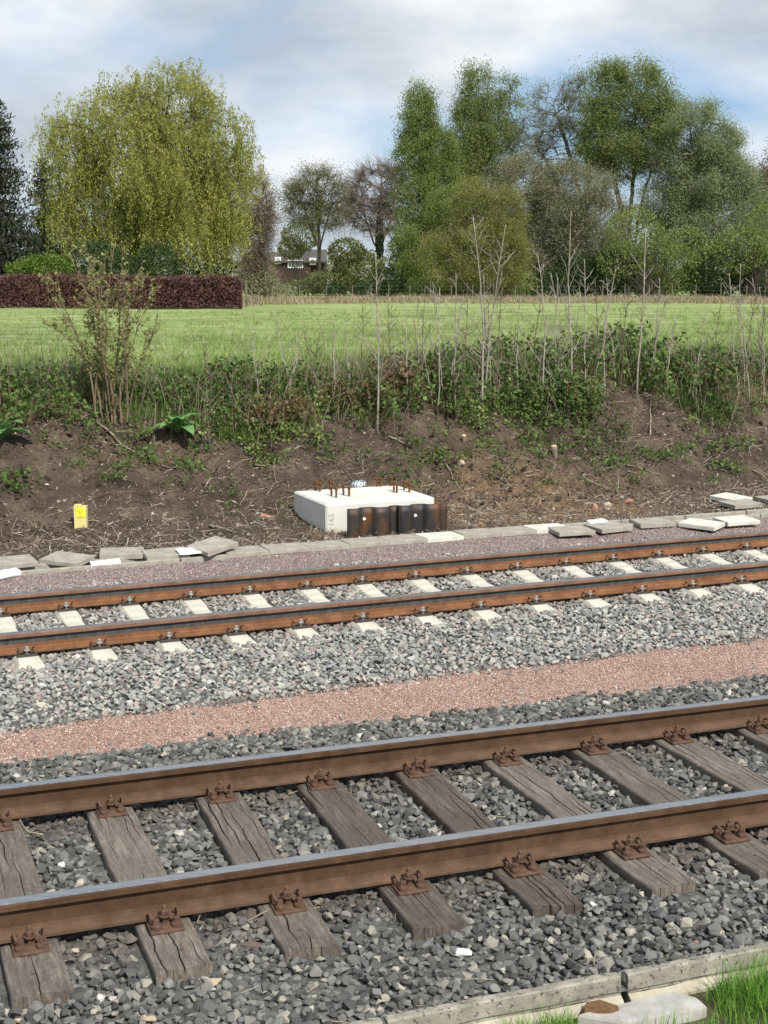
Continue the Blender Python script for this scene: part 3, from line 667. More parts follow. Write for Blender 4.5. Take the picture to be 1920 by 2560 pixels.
for _ in range(13000):
    s, t = rb.uniform(-1.2, 3.0), -1.30 - abs(rb.normal(0, .22))
    d = .9 * (.5 + .5 * noise(s * 2.1, t * 2.1, seed=61)) + (1.2 if s > 1.0 else 0) + (1.1 if .05 < s < .42 else 0) - (1.2 if .40 < s < 1.06 and t > -1.40 else 0) - (.5 if s < -.35 else 0)
    if (.36 < s < 1.02 and t > -1.50): d = 0
    if rb.random() < d: GP.append(track(TR1, s, t, VZ - .01))
GP = np.array(GP); n = len(GP); V, F, R = blades(GP, rb.uniform(.06, .16, n) * np.where(stof(TR1, GP[:, 0], GP[:, 1])[0] > 1.1, 1.35, .9), rb.uniform(.003, .0062, n), .6, rb)
tag(obj('verge_grass', mk('verge_grass', V, F, gm, attrs={'rnd': R})), 'bright green grass growing in front of the kerb', 'grass', kind='stuff')
# ================================================================== CABLE TROUGH AND LIDS
CONC_T = two('trough_concrete', (.26, .24, .20), (.41, .385, .33), 8, .92, .5, .004, speck=(60, .63, (.17, .155, .13)))
CONC_L = two('lid_concrete', (.27, .245, .205), (.40, .37, .315), 6, .92, .5, .004, speck=(55, .62, (.18, .165, .14)))
CONC_W = two('clean_lid_concrete', (.50, .49, .42), (.66, .645, .57), 6, .9, .35, .003)
TZ, TF, TB = -.262, 3.47, 3.83
def trough_unit(i):
    mb = MB(); mb.box(-.497, .497, 0, .05, -.25, 0, bev=.006).box(-.497, .497, TB - TF - .05, TB - TF, -.25, 0, bev=.006).box(-.496, .496, .045, TB - TF - .045, -.25, -.19)
    return mb.mesh('cable_trough', CONC_T)
tr_me = trough_unit(0)
for i in range(-5, 11):
    s = -.52 + i * 1.0
    o = obj('cable_trough', tr_me, None, track(TR2, s, TF, TZ + rg.uniform(-.006, .006)), heading(TR2, s))
    opn = s < -.4 or s > 3.6
    tag(o, 'open concrete cable trough section with its lids taken off' if opn else 'concrete cable trough section closed by flush lids', 'trough', 'cable trough sections')
def lid_mesh(seed, mat, L=.495, W=.36, h=.058):
    r = np.random.default_rng(seed); mb = MB().box(0, L, 0, W, -h, 0, bev=.006); me = mb.mesh('trough_lid', mat)
    for v in me.vertices: v.co += Vector(r.normal(0, .0022, 3))
    return me
lids = [lid_mesh(k, CONC_L) for k in range(4)]; lidsw = [lid_mesh(k + 9, CONC_W) for k in range(3)]
s = -.47; k = 0
while s < 3.55:
    pale = k in (5, 8)
    o = obj('trough_lid', (lidsw if pale else lids)[k % 3], None, track(TR2, s, TF - .005, TZ + .014 + rg.uniform(-.004, .004)), heading(TR2, s) + rg.uniform(-.006, .006), )
    tag(o, 'pale clean concrete lid lying flush in the row of lids on the trough' if pale else 'weathered grey concrete lid lying flush on the cable trough', 'lid', 'pale flush trough lids' if pale else 'grey flush trough lids')
    s += .502; k += 1
zA = lambda x, y: (x / 2.37, 1300 + y / 2.37); zB = lambda x, y: (1280 + x / 2.592, 1180 + y / 2.592)
def loose(A, B, z, me, label, roll=0., pitch=0., group=None):
    P, Q = at(*A, z), at(*B, z); a = math.atan2(Q[1] - P[1], Q[0] - P[0])
    o = obj('trough_lid', me, None, P); o.rotation_euler = (roll, pitch, a); tag(o, label, 'lid', group); return o
loose(zA(-40, 272), zA(218, 247), -.20, lids[0], 'grey lid resting on the open trough, one corner over the white sheet', .06)
loose(zA(228, 230), zA(372, 242), -.215, lids[1], 'grey lid twisted askew beside the open trough below the yellow marker', .08, .03)
loose(zA(588, 208), zA(860, 200), -.225, lids[2], 'grey lid lying flat behind the open trough between askew lid and tilted lid', .05)
loose(zA(872, 222), zA(1120, 205), -.225, lids[3], 'grey lid partly under the white sheet behind the open trough', .06, -.03)
loose(zA(1235, 192), zA(1425, 152), -.195, lids[0], 'grey lid propped up at a tilt on its neighbour', .10, -.10)
loose(zB(308, 392), zB(582, 376), -.238, lids[1], 'grey lid on the purple gravel, first in the row after the flush lids', .03)
loose(zB(586, 372), zB(826, 346), -.238, lids[2], 'grey lid on the purple gravel, second in the row after the flush lids', .04)
loose(zB(836, 338), zB(1076, 326), -.238, lids[3], 'grey lid on the purple gravel next to a pale askew lid', .04)
loose(zB(1078, 326), zB(1322, 352), -.238, lidsw[0], 'pale clean lid lying askew on the gravel beside the rusty rail', .03, .02)
loose(zB(1400, 326), zB(1638, 310), -.238, lidsw[1], 'pale clean lid lying on the gravel past the askew pale lid', .03)
loose(zB(1278, 152), zB(1472, 182), -.20, lidsw[2], 'pale clean lid lying on the soil behind the open trough', .05, .03)
loose(zB(1448, 217), zB(1665, 197), -.215, lids[2], 'grey weathered lid lying on the soil between pale lid and trough', .04)
loose(zB(1690, 185), zB(1900, 165), -.215, lids[1], 'grey weathered lid at the far end behind the open trough', .04)
SHEET = two('white_fleece', (.74, .75, .76), (.86, .86, .86), 9, .8, .4, .01)
def sheet(A, B, z, depth, drop, seed, label, rise=.0):
    P, Q = at(*A, z), at(*B, z); u = (Q - P); L = np.linalg.norm(u); u /= L; w = np.array([-u[1], u[0], 0]); r = np.random.default_rng(seed); V = []; n = 14
    prof = [(-.028, -drop), (-.024, -drop * .5), (-.018, -.012), (.0, .006), (depth * .3, .010), (depth * .65, .012 + rise * .5), (depth, .010 + rise)]
    for i in range(n):
        f = i / (n - 1)
        for j, (d, h) in enumerate(prof):
            q = P + u * L * f + w * (d + .012 * noise(f * 3 + seed, j * .4, seed=3)) + np.array([0, 0, h + .012 * abs(noise(f * 5 + seed, j * .8, seed=4)) * (j > 1)])
            V.append(q - P)
    m_ = len(prof); F = np.array([(i * m_ + j, (i + 1) * m_ + j, (i + 1) * m_ + j + 1, i * m_ + j + 1) for i in range(n - 1) for j in range(m_ - 1)])
    o = obj('fleece_sheet', mk('fleece_sheet', np.array(V), F, SHEET, smooth=True), None, P); md = o.modifiers.new('thickness', 'SOLIDIFY'); md.thickness = .004
    tag(o, label, 'sheet')
sheet(zA(-30, 325), zA(118, 298), -.245, .10, .055, 1, 'white fleece sheet folded over the trough end below a resting lid')
sheet(zA(537, 258), zA(712, 243), -.245, .05, .075, 2, 'white fleece sheet folded over the open trough wall')
sheet(zA(1062, 200), zA(1238, 185), -.205, .17, .01, 3, 'white fleece sheet draped on a grey lid', .02)
sheet(zB(505, 335), zB(620, 322), -.25, .08, .012, 5, 'crumpled white scrap of fleece at the trough end', .02)

# ================================================================== FOUNDATION BLOCK
BLK = NT('fresh_cast_concrete'); v = BLK.coord('Object'); c = BLK.ramp(BLK.noise(v, 2.2, 7, .65), [(.3, (.55, .545, .49)), (.7, (.68, .675, .62))])
c = BLK.mix(BLK.ramp(BLK.noise(v, 45, 3), [(.68, (0, 0, 0)), (.74, (1, 1, 1))]), c, (.36, .35, .31))
zz = BLK.sep(BLK.coord('Object'))[2]; dirt = BLK.math('SUBTRACT', .175, BLK.math('ADD', zz, BLK.math('MULTIPLY', BLK.noise(v, 5, 5), .16)))
c = BLK.mix(BLK.math('MULTIPLY', dirt, 9., True), c, (.30, .245, .17)); BLK.col(c); BLK.set(.9); BLK.bump(BLK.noise(v, 30, 5), .25, .004)
bs, bt, bw, bd_ = 1.12, 4.53, 1.52, 1.24
bh = heading(TR2, bs); b0 = track(TR2, bs, bt, -.32)
e = empty('foundation_block', b0, bh, 'white cast concrete foundation block with rusty anchor bolts', 'foundation')
obj('block', MB().box(0, bw, 0, bd_, -.15, .395, bev=.022).mesh('block', BLK.m), e)
BOLT = rust_mat('anchor_rust', (.06, .03, .018), (.17, .075, .028), (.29, .13, .045))
bolt_me = MB().lathe([(.012, 0), (.012, .118), (.009, .122)], 8).lathe([(.024, .096), (.024, .100)], 10).lathe([(.020, .1005), (.020, .116)], 6).mesh('anchor_bolt', BOLT)
def on_block(zx, zy):                                      # zoom pixel of a bolt foot -> block coordinates
    P = at(680 + zx / 3.456, 1160 + zy / 3.456, .075) - b0; c_, s_ = math.cos(bh), math.sin(bh); return c_ * P[0] + s_ * P[1], -s_ * P[0] + c_ * P[1]
for zx, zy in ((376, 228), (413, 238), (484, 213), (505, 222), (514, 275), (555, 290), (617, 268), (666, 280), (882, 187), (932, 192), (988, 178), (1031, 190), (1053, 237), (1078, 250), (1142, 227), (1187, 245)):
    x, y = on_block(zx, zy); o = obj('anchor_bolt', bolt_me, e, (x, min(y, bd_ - .05), .394), rz=rg.uniform(0, 1)); o.scale = (1.25, 1.25, 1.12)
INK = two('pencil_mark', (.26, .255, .235), (.36, .35, .32), 40, .9, 0)
tm = textmesh('165', .11, INK, .0006); tm.transform(Matrix.Rotation(PI / 2, 4, 'Z')); tm.transform(Matrix.Rotation(PI / 2, 4, 'X'))
obj('pencilled_number', tm, e, (.075, -.0012, .19))
# coil of ribbed conduit on the block
x, y = on_block(747, 195); n = 200
th = np.linspace(0, 2 * PI * 3.2, 260); R_ = .082 + .006 * np.sin(th * .7); Pc = np.stack([R_ * np.cos(th), R_ * np.sin(th), .022 + .012 * th / (2 * PI) + .004 * np.sin(th * 2.3)], 1)
PIPE = NT('ribbed_pipe'); cc = PIPE.coord('Object'); w = PIPE.N('ShaderNodeTexWave'); w.inputs['Scale'].default_value = 1; PIPE.col((.62, .68, .72)); PIPE.set(.5)
mb = MB().tube(Pc, .020 + .0022 * np.sign(np.sin(th * 18)), 8)
co = empty('conduit_coil', b0 + np.array([math.cos(bh) * x - math.sin(bh) * y, math.sin(bh) * x + math.cos(bh) * y, .394]), 0, 'coil of pale grey ribbed conduit lying on the concrete block', 'coil')
obj('conduit', mb.mesh('conduit', PIPE.m), co)
DK = two('dark_tape', (.05, .06, .07), (.10, .11, .12), 30, .6, 0); mb = MB()
for a in np.arange(0, 2 * PI, .45):
    ax = np.array([math.cos(a), math.sin(a), 0]); mb.tube(np.array([ax * (.082 + .028 * math.cos(b)) + np.array([-math.sin(a), math.cos(a), 0]) * .02 * math.sin(b * 1) + np.array([0, 0, .04 + .043 * math.sin(b)]) for b in np.linspace(-.2, PI + .2, 10)]), .0055, 5)
obj('dark_wrap', mb.mesh('dark_wrap', DK), co)
# sheet pile standing in front of the block
ps, pt = 1.25, 4.12; ph = heading(TR2, ps) - .02; p0 = track(TR2, ps, pt, -.33)
e = empty('sheet_pile', p0, ph, 'dark rusty corrugated sheet pile piece standing before the concrete block', 'sheet pile')
STEEL = NT('sheet_pile_steel'); v = STEEL.coord('Object', (1, 1, .35)); c = STEEL.ramp(STEEL.noise(v, 7, 7, .7), [(.30, (.022, .023, .027)), (.50, (.05, .043, .04)), (.62, (.11, .055, .028)), (.78, (.20, .09, .035))])
STEEL.col(c); STEEL.set(.55, .35); STEEL.bump(STEEL.noise(v, 60, 4), .3, .003)
prof = [(0, .005), (.035, -.02), (.13, -.028), (.165, .045), (.33, .05), (.365, -.03), (.53, -.035), (.565, .045), (.66, .05)]
prof = [(x * 1.02, y) for x, y in prof]; prof2 = prof + [(x + .70, y) for x, y in prof]
pr_ = []
for (xa, ya), (xb, yb) in zip(prof2[:-1], prof2[1:]):
    for f in np.linspace(0, 1, 5)[:-1]: pr_.append((xa + (xb - xa) * f, ya + (yb - ya) * f))
pr_.append(prof2[-1]); pr_ = np.array(pr_)
for _ in range(2): pr_[1:-1] = .25 * pr_[:-2] + .5 * pr_[1:-1] + .25 * pr_[2:]
hs = np.linspace(-.1, .40, 6); V = np.array([(x, y, z) for z in hs for x, y in pr_]); n = len(pr_)
F = np.array([(i * n + j, i * n + j + 1, (i + 1) * n + j + 1, (i + 1) * n + j) for i in range(5) for j in range(n - 1)])
o = obj('corrugated_plate', mk('corrugated_plate', V, F, STEEL.m, smooth=True), e); md = o.modifiers.new('thickness', 'SOLIDIFY'); md.thickness = .011; md.offset = 1
mb = MB().box(.672, .684, -.055, .02, -.1, .403, bev=.002); obj('interlock', mb.mesh('interlock', STEEL.m), e)
HOLEM = two('white_hole_plug', (.72, .71, .66), (.80, .79, .74), 20, .9, 0)
for hx in (.235, .93):
    yy = np.interp(hx, pr_[:, 0], pr_[:, 1]); mb = MB().lathe([(.0195, -.004), (.0195, .006)], 16); me = mb.mesh('bolt_hole', HOLEM); me.transform(Matrix.Rotation(PI / 2, 4, 'X')); obj('bolt_hole', me, e, (hx, yy - .014, .255))

# ================================================================== YELLOW MARKER
P = at(203, 1328, -.27); e = empty('cable_marker', P, .05, 'short yellow cable marker post standing at the foot of the bank', 'marker')
YEL = two('faded_yellow', (.62, .52, .17), (.74, .66, .30), 9, .7, .2, .002, speck=(14, .62, (.50, .46, .25)))
mb = MB().box(-.083, .083, -.012, .012, -.12, .33, bev=.003).box(-.07, .015, -.010, .010, .329, .35, bev=.002).box(.083 - .018, .083, -.012, .05, -.1, .328, bev=.003)
obj('post', mb.mesh('marker_post', YEL), e)
sg = obj('sign_plate', MB().box(-.056, .056, -.019, -.0125, .185, .300, bev=.002).mesh('sign_plate', two('sign_yellow', (.83, .76, .03), (.88, .82, .06), 5, .5, 0)), e)
for txt, sz, x, z in (('____', .018, -.003, .288), ('4.8 18', .030, 0, .250), ('\u00b10', .026, -.003, .226), ('1', .022, .0, .202)):
    tm = textmesh(txt, sz, DK, .0004); tm.transform(Matrix.Rotation(PI / 2, 4, 'X')); obj('lettering', tm, sg, (x, -.0196, z))
tm = textmesh('J', .045, DK, .0004); tm.transform(Matrix.Rotation(PI / 2, 4, 'X')); obj('handwritten_mark', tm, e, (-.035, -.0126, .314))
tm = textmesh('\u2014', .03, DK, .0004); tm.transform(Matrix.Rotation(PI / 2, 4, 'X')); obj('handwritten_mark', tm, e, (.01, -.0126, .318))
# orange plastic shard
P = at(672, 1298, -.27); V = np.array([(-.13, .02, 0), (.02, -.015, .008), (.15, .005, 0), (.0, .03, .03), (-.115, .035, .075), (-.10, .02, .01)]) * .9
bm = bmesh.new(); [bm.verts.new(v_) for v_ in V]; bmesh.ops.convex_hull(bm, input=bm.verts); me = bpy.data.meshes.new('plastic_shard'); bm.to_mesh(me); bm.free(); me.materials.append(two('orange_plastic', (.55, .22, .12), (.62, .28, .17), 9, .5, .1))
tag(obj('plastic_shard', me, None, P + np.array([0, 0, .01])), 'broken orange plastic shard on the soil beside the foundation block', 'shard')
# ================================================================== TREES
BARK = two('dark_bark', (.035, .03, .022), (.10, .085, .065), 3, .9, .4, .02)
BARKG = two('grey_bark', (.09, .085, .07), (.19, .175, .145), 3, .9, .4, .02)
BARKR = two('brown_twig_bark', (.11, .088, .068), (.21, .17, .135), 3, .9, 0)
BIRCH = two('birch_bark', (.32, .30, .24), (.58, .55, .47), 2.5, .85, .2, .01, lo=.4, hi=.55)
WILLOWB = two('willow_bark', (.06, .05, .03), (.15, .125, .07), 3, .9, .3, .02)
L_WIL = leafmat('willow_leaf', (.205, .235, .05), (.37, .385, .095), (.54, .535, .19), .4, .5)
L_BIR = leafmat('birch_leaf', (.12, .175, .04), (.215, .28, .07), (.33, .38, .125), .4, .4)
L_YEL = leafmat('young_birch_leaf', (.17, .18, .05), (.275, .28, .08), (.38, .37, .13), .4, .5)
L_GRY = leafmat('grey_willow_bud', (.165, .17, .09), (.26, .265, .145), (.345, .35, .20), .3, .4)
L_OLV = leafmat('olive_leaf', (.13, .18, .045), (.225, .28, .08), (.34, .39, .14), .4, .4)
L_MUT = leafmat('muted_olive_leaf', (.10, .115, .04), (.165, .18, .065), (.24, .25, .10), .35, .5)
L_PAL = leafmat('pale_new_leaf', (.218, .15, .06), (.21, .235, .10), (.29, .31, .14), .4, .4)
L_SIL = leafmat('silver_willow_leaf', (.17, .21, .10), (.285, .34, .165), (.39, .45, .24), .4, .4)
L_DRK = leafmat('dark_evergreen_leaf', (.028, .04, .012), (.045, .08, .022), (.085, .13, .04), .25, .8)
L_SPR = leafmat('spruce_needle', (.036, .025, .014), (.04, .055, .03), (.085, .10, .055), .15, .8)
L_BRI = leafmat('bright_shrub_leaf', (.084, .125, .02), (.14, .21, .035), (.20, .28, .06), .35, .8)
L_RED = leafmat('copper_leaf', (.085, .042, .038), (.17, .085, .075), (.27, .15, .125), .25, 1.2)
L_BUD = leafmat('bud_brown', (.16, .12, .085), (.24, .185, .13), (.30, .25, .17), .2, .6)

def skeleton(trunks, tips, rng, rtip=.012, bow=.08, seg=.8, down=.0, expo=.46, rmax=None, wig=.05):
    """join the tips to the trunks; returns tubes (p0, p1, r0, r1)"""
    pos, par = [], []
    for tr in trunks:
        tr = np.asarray(tr, float); n = max(6, int(np.linalg.norm(np.diff(tr, axis=0), axis=1).sum() / .5)); q = np.linspace(0, len(tr) - 1, n)
        pts = np.stack([np.interp(q, np.arange(len(tr)), tr[:, a]) for a in range(3)], 1); pts[1:-1] += rng.normal(0, .04, (n - 2, 3))
        for i, p in enumerate(pts): par.append(-1 if i == 0 else len(pos) - 1); pos.append(p)
    cap = len(pos) + int(len(tips) * 30); PA = np.zeros((cap, 3)); PA[:len(pos)] = pos; n = len(pos); low = min(t[0][2] for t in map(np.asarray, trunks))
    top = np.asarray(trunks[0])[-1]; nt = n; endn = []
    minz = low + .18 * (max(np.asarray(t)[-1][2] for t in trunks) - low)
    for tip in sorted(tips, key=lambda t: np.linalg.norm(t - top)):
        D = tip - PA[:n]; d = np.linalg.norm(D, axis=1); cost = d * (1 + .9 * np.clip(-D[:, 2] / (d + 1e-6) + .25 - down, 0, 2)) + 50. * (PA[:n, 2] < minz)
        j = int(np.argmin(cost)); L = d[j]; k = max(2, min(26, int(L / seg) + 1)); a = PA[j].copy(); side = rng.normal(0, 1, 3) * L * wig; pj = j
        for i in range(1, k + 1):
            f = i / k; p = a + (tip - a) * f + side * math.sin(PI * f) + np.array([0, 0, bow * L * math.sin(PI * f)]) + (rng.normal(0, .011, 3) * L * .4 if i < k else 0)
            if n >= cap: break
            PA[n] = p; par.append(pj); pj = n; n += 1
        endn.append(pj)
    par = np.array(par[:n]); cnt = np.zeros(n); cnt[endn] = 1
    for i in range(n - 1, -1, -1):
        if par[i] >= 0: cnt[par[i]] += cnt[i]
    r = rtip * np.maximum(cnt, 1) ** expo
    if rmax: r = np.minimum(r, rmax)
    ch = np.where(par >= 0)[0]
    return PA[par[ch]], PA[ch], r[par[ch]] if not rmax else r[par[ch]], r[ch], cnt[ch]
def lobes_pts(lobes, n, Y, rng, surf=.6, dep=1.):
    """points in ellipsoids given in preview pixels (cx, cy, rx, ry) at the distance Y"""
    w = np.array([l[2] * l[3] for l in lobes], float); w /= w.sum(); out = []
    for l, k in zip(lobes, rng.multinomial(n, w)):
        cx, cy, rx, ry = l[:4]; c = aty(cx * KD, cy * KD, Y + (l[4] if len(l) > 4 else 0)); sc = KD * Y / FPX
        u = rng.normal(size=(k, 3)); u /= np.linalg.norm(u, axis=1)[:, None]; u *= (rng.random((k, 1)) ** (1 / 3)) ** (1 - surf)
        out.append(c + u * np.array([rx * sc, rx * sc * dep, ry * sc]))
    return np.concatenate(out)
def gbase(px, Y):
    p = aty(px * KD, 800, Y); p[2] = groundz(p[0], p[1]); return p
def tree(name, label, cat, Y, basepx, trunks, lobes, ntip, bark, leaf=None, nleaf=30, lsz=.16, lrad=.5, twigs=0, twl=1.0, twr=.006, seed=0, group=None, asp=.5, laxis=None, lspread=1., dep=1., bow=.08, surf=.6, rtip=.012, wfoot=1., down=0., rmax=None, droop=0., ivy=None):
    rng = np.random.default_rng(seed); base = gbase(basepx, Y)
    tips = lobes_pts(lobes, ntip, Y, rng, surf, dep); tips[:, 2] = np.maximum(tips[:, 2], base[2] + .3)
    tw = []
    for pl in trunks: tw.append([gbase(pl[0][0], Y) - np.array([0, 0, .1])] + [aty(x * KD, y * KD, Y + (q[0] if q else 0)) for x, y, *q in pl[1:]])
    p0, p1, r0, r1, cnt = skeleton(tw, tips, rng, rtip, bow, rmax=rmax, down=down)
    e = empty(name, base, 0, label, cat, group)
    big = cnt > (70 if bark is BIRCH else 6)
    V, F = segtubes(p0[big], p1[big], r0[big], r1[big], 7); obj('trunk', mk('trunk', V - base, F, bark, smooth=True), e)
    V, F = segtubes(p0[~big], p1[~big], r0[~big], r1[~big], 4); Vs, Fs, n0 = [V], [F], len(V)
    if twigs:
        small = np.where(cnt <= 2)[0]; N = ntip * twigs; i = rng.choice(small, N); f = rng.random((N, 1)); a = p0[i] * (1 - f) + p1[i] * f
        d = p1[i] - p0[i]; d /= np.linalg.norm(d, axis=1)[:, None] + 1e-6; d = d + rng.normal(0, .55, (N, 3)) + np.array([0, 0, .25 - droop]); d /= np.linalg.norm(d, axis=1)[:, None]
        L = twl * rng.uniform(.5, 1.2, (N, 1)); mid = a + d * L * .5; d2 = d + rng.normal(0, .3, (N, 3)) + np.array([0, 0, .15 - 2 * droop]); d2 /= np.linalg.norm(d2, axis=1)[:, None]; b = mid + d2 * L * .5
        for q0, q1, ra, rb_ in ((a, mid, twr, twr * .8), (mid, b, twr * .8, twr * .4)):
            V, F = segtubes(q0, q1, np.full(N, ra), np.full(N, rb_), 3); Vs.append(V); Fs.append(F + n0); n0 += len(V)
        tips = np.concatenate([tips, b, mid])
    obj('branches', mk('branches', np.concatenate(Vs) - base, np.concatenate(Fs), bark if bark is not BIRCH else BARKR), e)
    if leaf is not None:
        N = int(ntip * nleaf * 4.6); lsz = lsz * .76; lrad = lrad * .62; i = rng.integers(0, len(tips), N); clump = rng.random(len(tips)); P = tips[i] + rng.normal(0, lrad, (N, 3)) * np.array([1, 1, .8]) + np.array([0, 0, -droop * lrad])
        V, F = leaftris(P, lsz * rng.uniform(.6, 1.4, N), rng, asp, laxis, lspread)
        obj('crown', mk('crown', V - base, F, leaf, attrs={'rnd': np.repeat(np.clip(.6 * clump[i] + .4 * rng.random(N), 0, 1), 3)}), e)
    if ivy:
        P = lobes_pts(ivy[0], ivy[1], Y, rng, .3, 1.); V, F = leafquads(P, ivy[2], rng, .8); obj('ivy', mk('ivy', V - base, F, L_DRK, attrs={'rnd': np.repeat(rng.random(len(P)), 4)}), e)
    return e

# ---- weeping willow behind the hedge
def weeping():
    rng = np.random.default_rng(11); Y = 84; base = gbase(300, Y)
    lobes = [(370, 230, 95, 88), (250, 270, 110, 75), (460, 290, 75, 85), (160, 330, 62, 75), (330, 360, 150, 110), (480, 420, 52, 90), (190, 440, 70, 85), (410, 480, 95, 60), (270, 500, 80, 50), (525, 360, 26, 45), (350, 375, 60, 70), (330, 440, 80, 60)]
    tips = lobes_pts(lobes, 620, Y, rng, .55, .95)
    tw = [[base, aty(300 * KD, 520 * KD, Y), aty(330 * KD, 420 * KD, Y), aty(355 * KD, 300 * KD, Y), aty(365 * KD, 210 * KD, Y)], [base, aty(285 * KD, 505 * KD, Y), aty(240 * KD, 400 * KD, Y), aty(215 * KD, 310 * KD, Y)], [base, aty(320 * KD, 510 * KD, Y), aty(400 * KD, 420 * KD, Y), aty(455 * KD, 330 * KD, Y)]]
    p0, p1, r0, r1, cnt = skeleton(tw, tips, rng, .016, .16, expo=.47, rmax=.42)
    e = empty('weeping_willow', base, 0, 'large weeping willow with yellow green curtains of leaves behind the copper hedge', 'tree')
    big = cnt > 8
    V, F = segtubes(p0[big], p1[big], r0[big], r1[big], 7); obj('trunk', mk('trunk', V - base, F, WILLOWB, smooth=True), e)
    V, F = segtubes(p0[~big], p1[~big], r0[~big], r1[~big], 4); obj('branches', mk('branches', V - base, F, WILLOWB), e)
    src = np.concatenate([np.repeat(tips, 8, 0), p1[(cnt < 6)][rng.integers(0, (cnt < 6).sum(), 1900)]]); n = len(src); src = src + rng.normal(0, .42, (n, 3))
    cl = np.repeat(rng.random(len(tips)), 8); cl = np.concatenate([cl, rng.random(1900)])
    hgt = np.clip((src[:, 2] - base[2]) / 12., 0, 1); L = rng.uniform(.5, 1.7, n) * (1.9 - 1.2 * hgt); zfloor = base[2] + 1.4 + 1.2 * noise(src[:, 0] * .6, src[:, 1] * .6, seed=3); L = np.minimum(L, np.maximum(src[:, 2] - zfloor, .3))
    out = rng.normal(0, .55, (n, 2)); m_ = 34; Ps, Ax, Rn = [], [], []; s0, s1 = [], []
    for k in range(m_):
        f = (k + rng.random(n)) / m_; P = src + np.stack([out[:, 0] * np.sqrt(f) * .7, out[:, 1] * np.sqrt(f) * .7, .18 * np.sin(f * PI) - L * f ** 1.15], 1); use = (f * L < L) & (rng.random(n) < np.clip(L / 1.6, .35, 1))
        Ps.append((P + rng.normal(0, .09, (n, 3)))[use]); Rn.append(np.clip(.55 * cl + .3 * rng.random(n) + .15 * f, 0, 1)[use])
    P = np.concatenate(Ps); R = np.concatenate(Rn); V, F = leaftris(P, .135 * rng.uniform(.6, 1.4, len(P)), rng, .42, np.array([0, 0, -1.5]), .8, .4)
    obj('crown', mk('crown', V - base, F, L_WIL, attrs={'rnd': np.repeat(R, 3)}), e)
    a = src; b = src + np.stack([out[:, 0] * .55, out[:, 1] * .55, -L * .5], 1); c_ = src + np.stack([out[:, 0] * .7, out[:, 1] * .7, -L], 1)
    V1, F1 = segtubes(a, b, np.full(n, .007), np.full(n, .006), 3); V2, F2 = segtubes(b, c_, np.full(n, .006), np.full(n, .003), 3)
    obj('hanging_twigs', mk('hanging_twigs', np.concatenate([V1, V2]) - base, np.concatenate([F1, F2 + len(V1)]), two('willow_twig', (.17, .15, .04), (.28, .25, .08), 3, .8, 0)), e)
weeping()
# ---- spruce
def spruce(name, label, Y, px, toppx, seed, halfw, sparse=1.):
    rng = np.random.default_rng(seed); base = gbase(px, Y); top = aty(px * KD, toppx * KD, Y)[2]; Hh = top - base[2]; R = halfw * KD * Y / FPX
    e = empty(name, base, 0, label, 'tree'); mb = MB().tube([(0, 0, -.1), (0, 0, Hh * .5), (0, 0, Hh)], [.22, .12, .02], 8); obj('trunk', mb.mesh('trunk', BARK, True), e)
    p0, p1, P, Rn = [], [], [], []
    z = .8
    while z < Hh - .2:
        nb = rng.integers(5, 8); L0 = R * (1 - z / Hh) ** .55
        for k in range(nb):
            a = rng.uniform(0, 6.28); L = L0 * rng.uniform(.7, 1.2) + .15; d = np.array([math.cos(a), math.sin(a), 0]); m_ = 9; prev = np.array([0, 0, z]); rb_ = rng.random()
            for i in range(1, m_ + 1):
                f = i / m_; p = d * L * f + np.array([0, 0, z - .34 * L * math.sin(f * 2.0) * (1.2 - z / Hh) + .22 * L * f ** 2.5]); p0.append(prev); p1.append(p); prev = p
                kk = max(2, int(11 * sparse * (L / 2.5) * (1.2 - .4 * f)))
                q = p + rng.normal(0, 1, (kk, 3)) * np.array([.20, .20, .10]) + np.array([0, 0, -1]) * np.abs(rng.normal(0, .26, (kk, 1))) * (.5 + .5 * f) + d * rng.uniform(-.15, .15, (kk, 1)); P.append(q); Rn.append(np.clip(.45 * rb_ + .3 * rng.random(kk) + .25 * f, 0, 1))
        z += rng.uniform(.22, .42)
    p0, p1 = np.array(p0), np.array(p1); V, F = segtubes(p0, p1, np.full(len(p0), .03), np.full(len(p0), .022), 3); obj('branches', mk('branches', V, F, BARK), e)
    P, Rn = np.concatenate(P), np.concatenate(Rn); V, F = leafquads(P, .30 * rng.uniform(.6, 1.3, len(P)), rng, .28, np.array([0, 0, -1.1]), .9); obj('crown', mk('crown', V, F, L_SPR, attrs={'rnd': np.repeat(Rn, 4)}), e)
spruce('spruce', 'dark drooping spruce standing beside the weeping willow', 78, 6, 205, 3, 96)
spruce('dark_conifer', 'smaller dark conifer between the spruce and the weeping willow', 92, 105, 330, 4, 55)
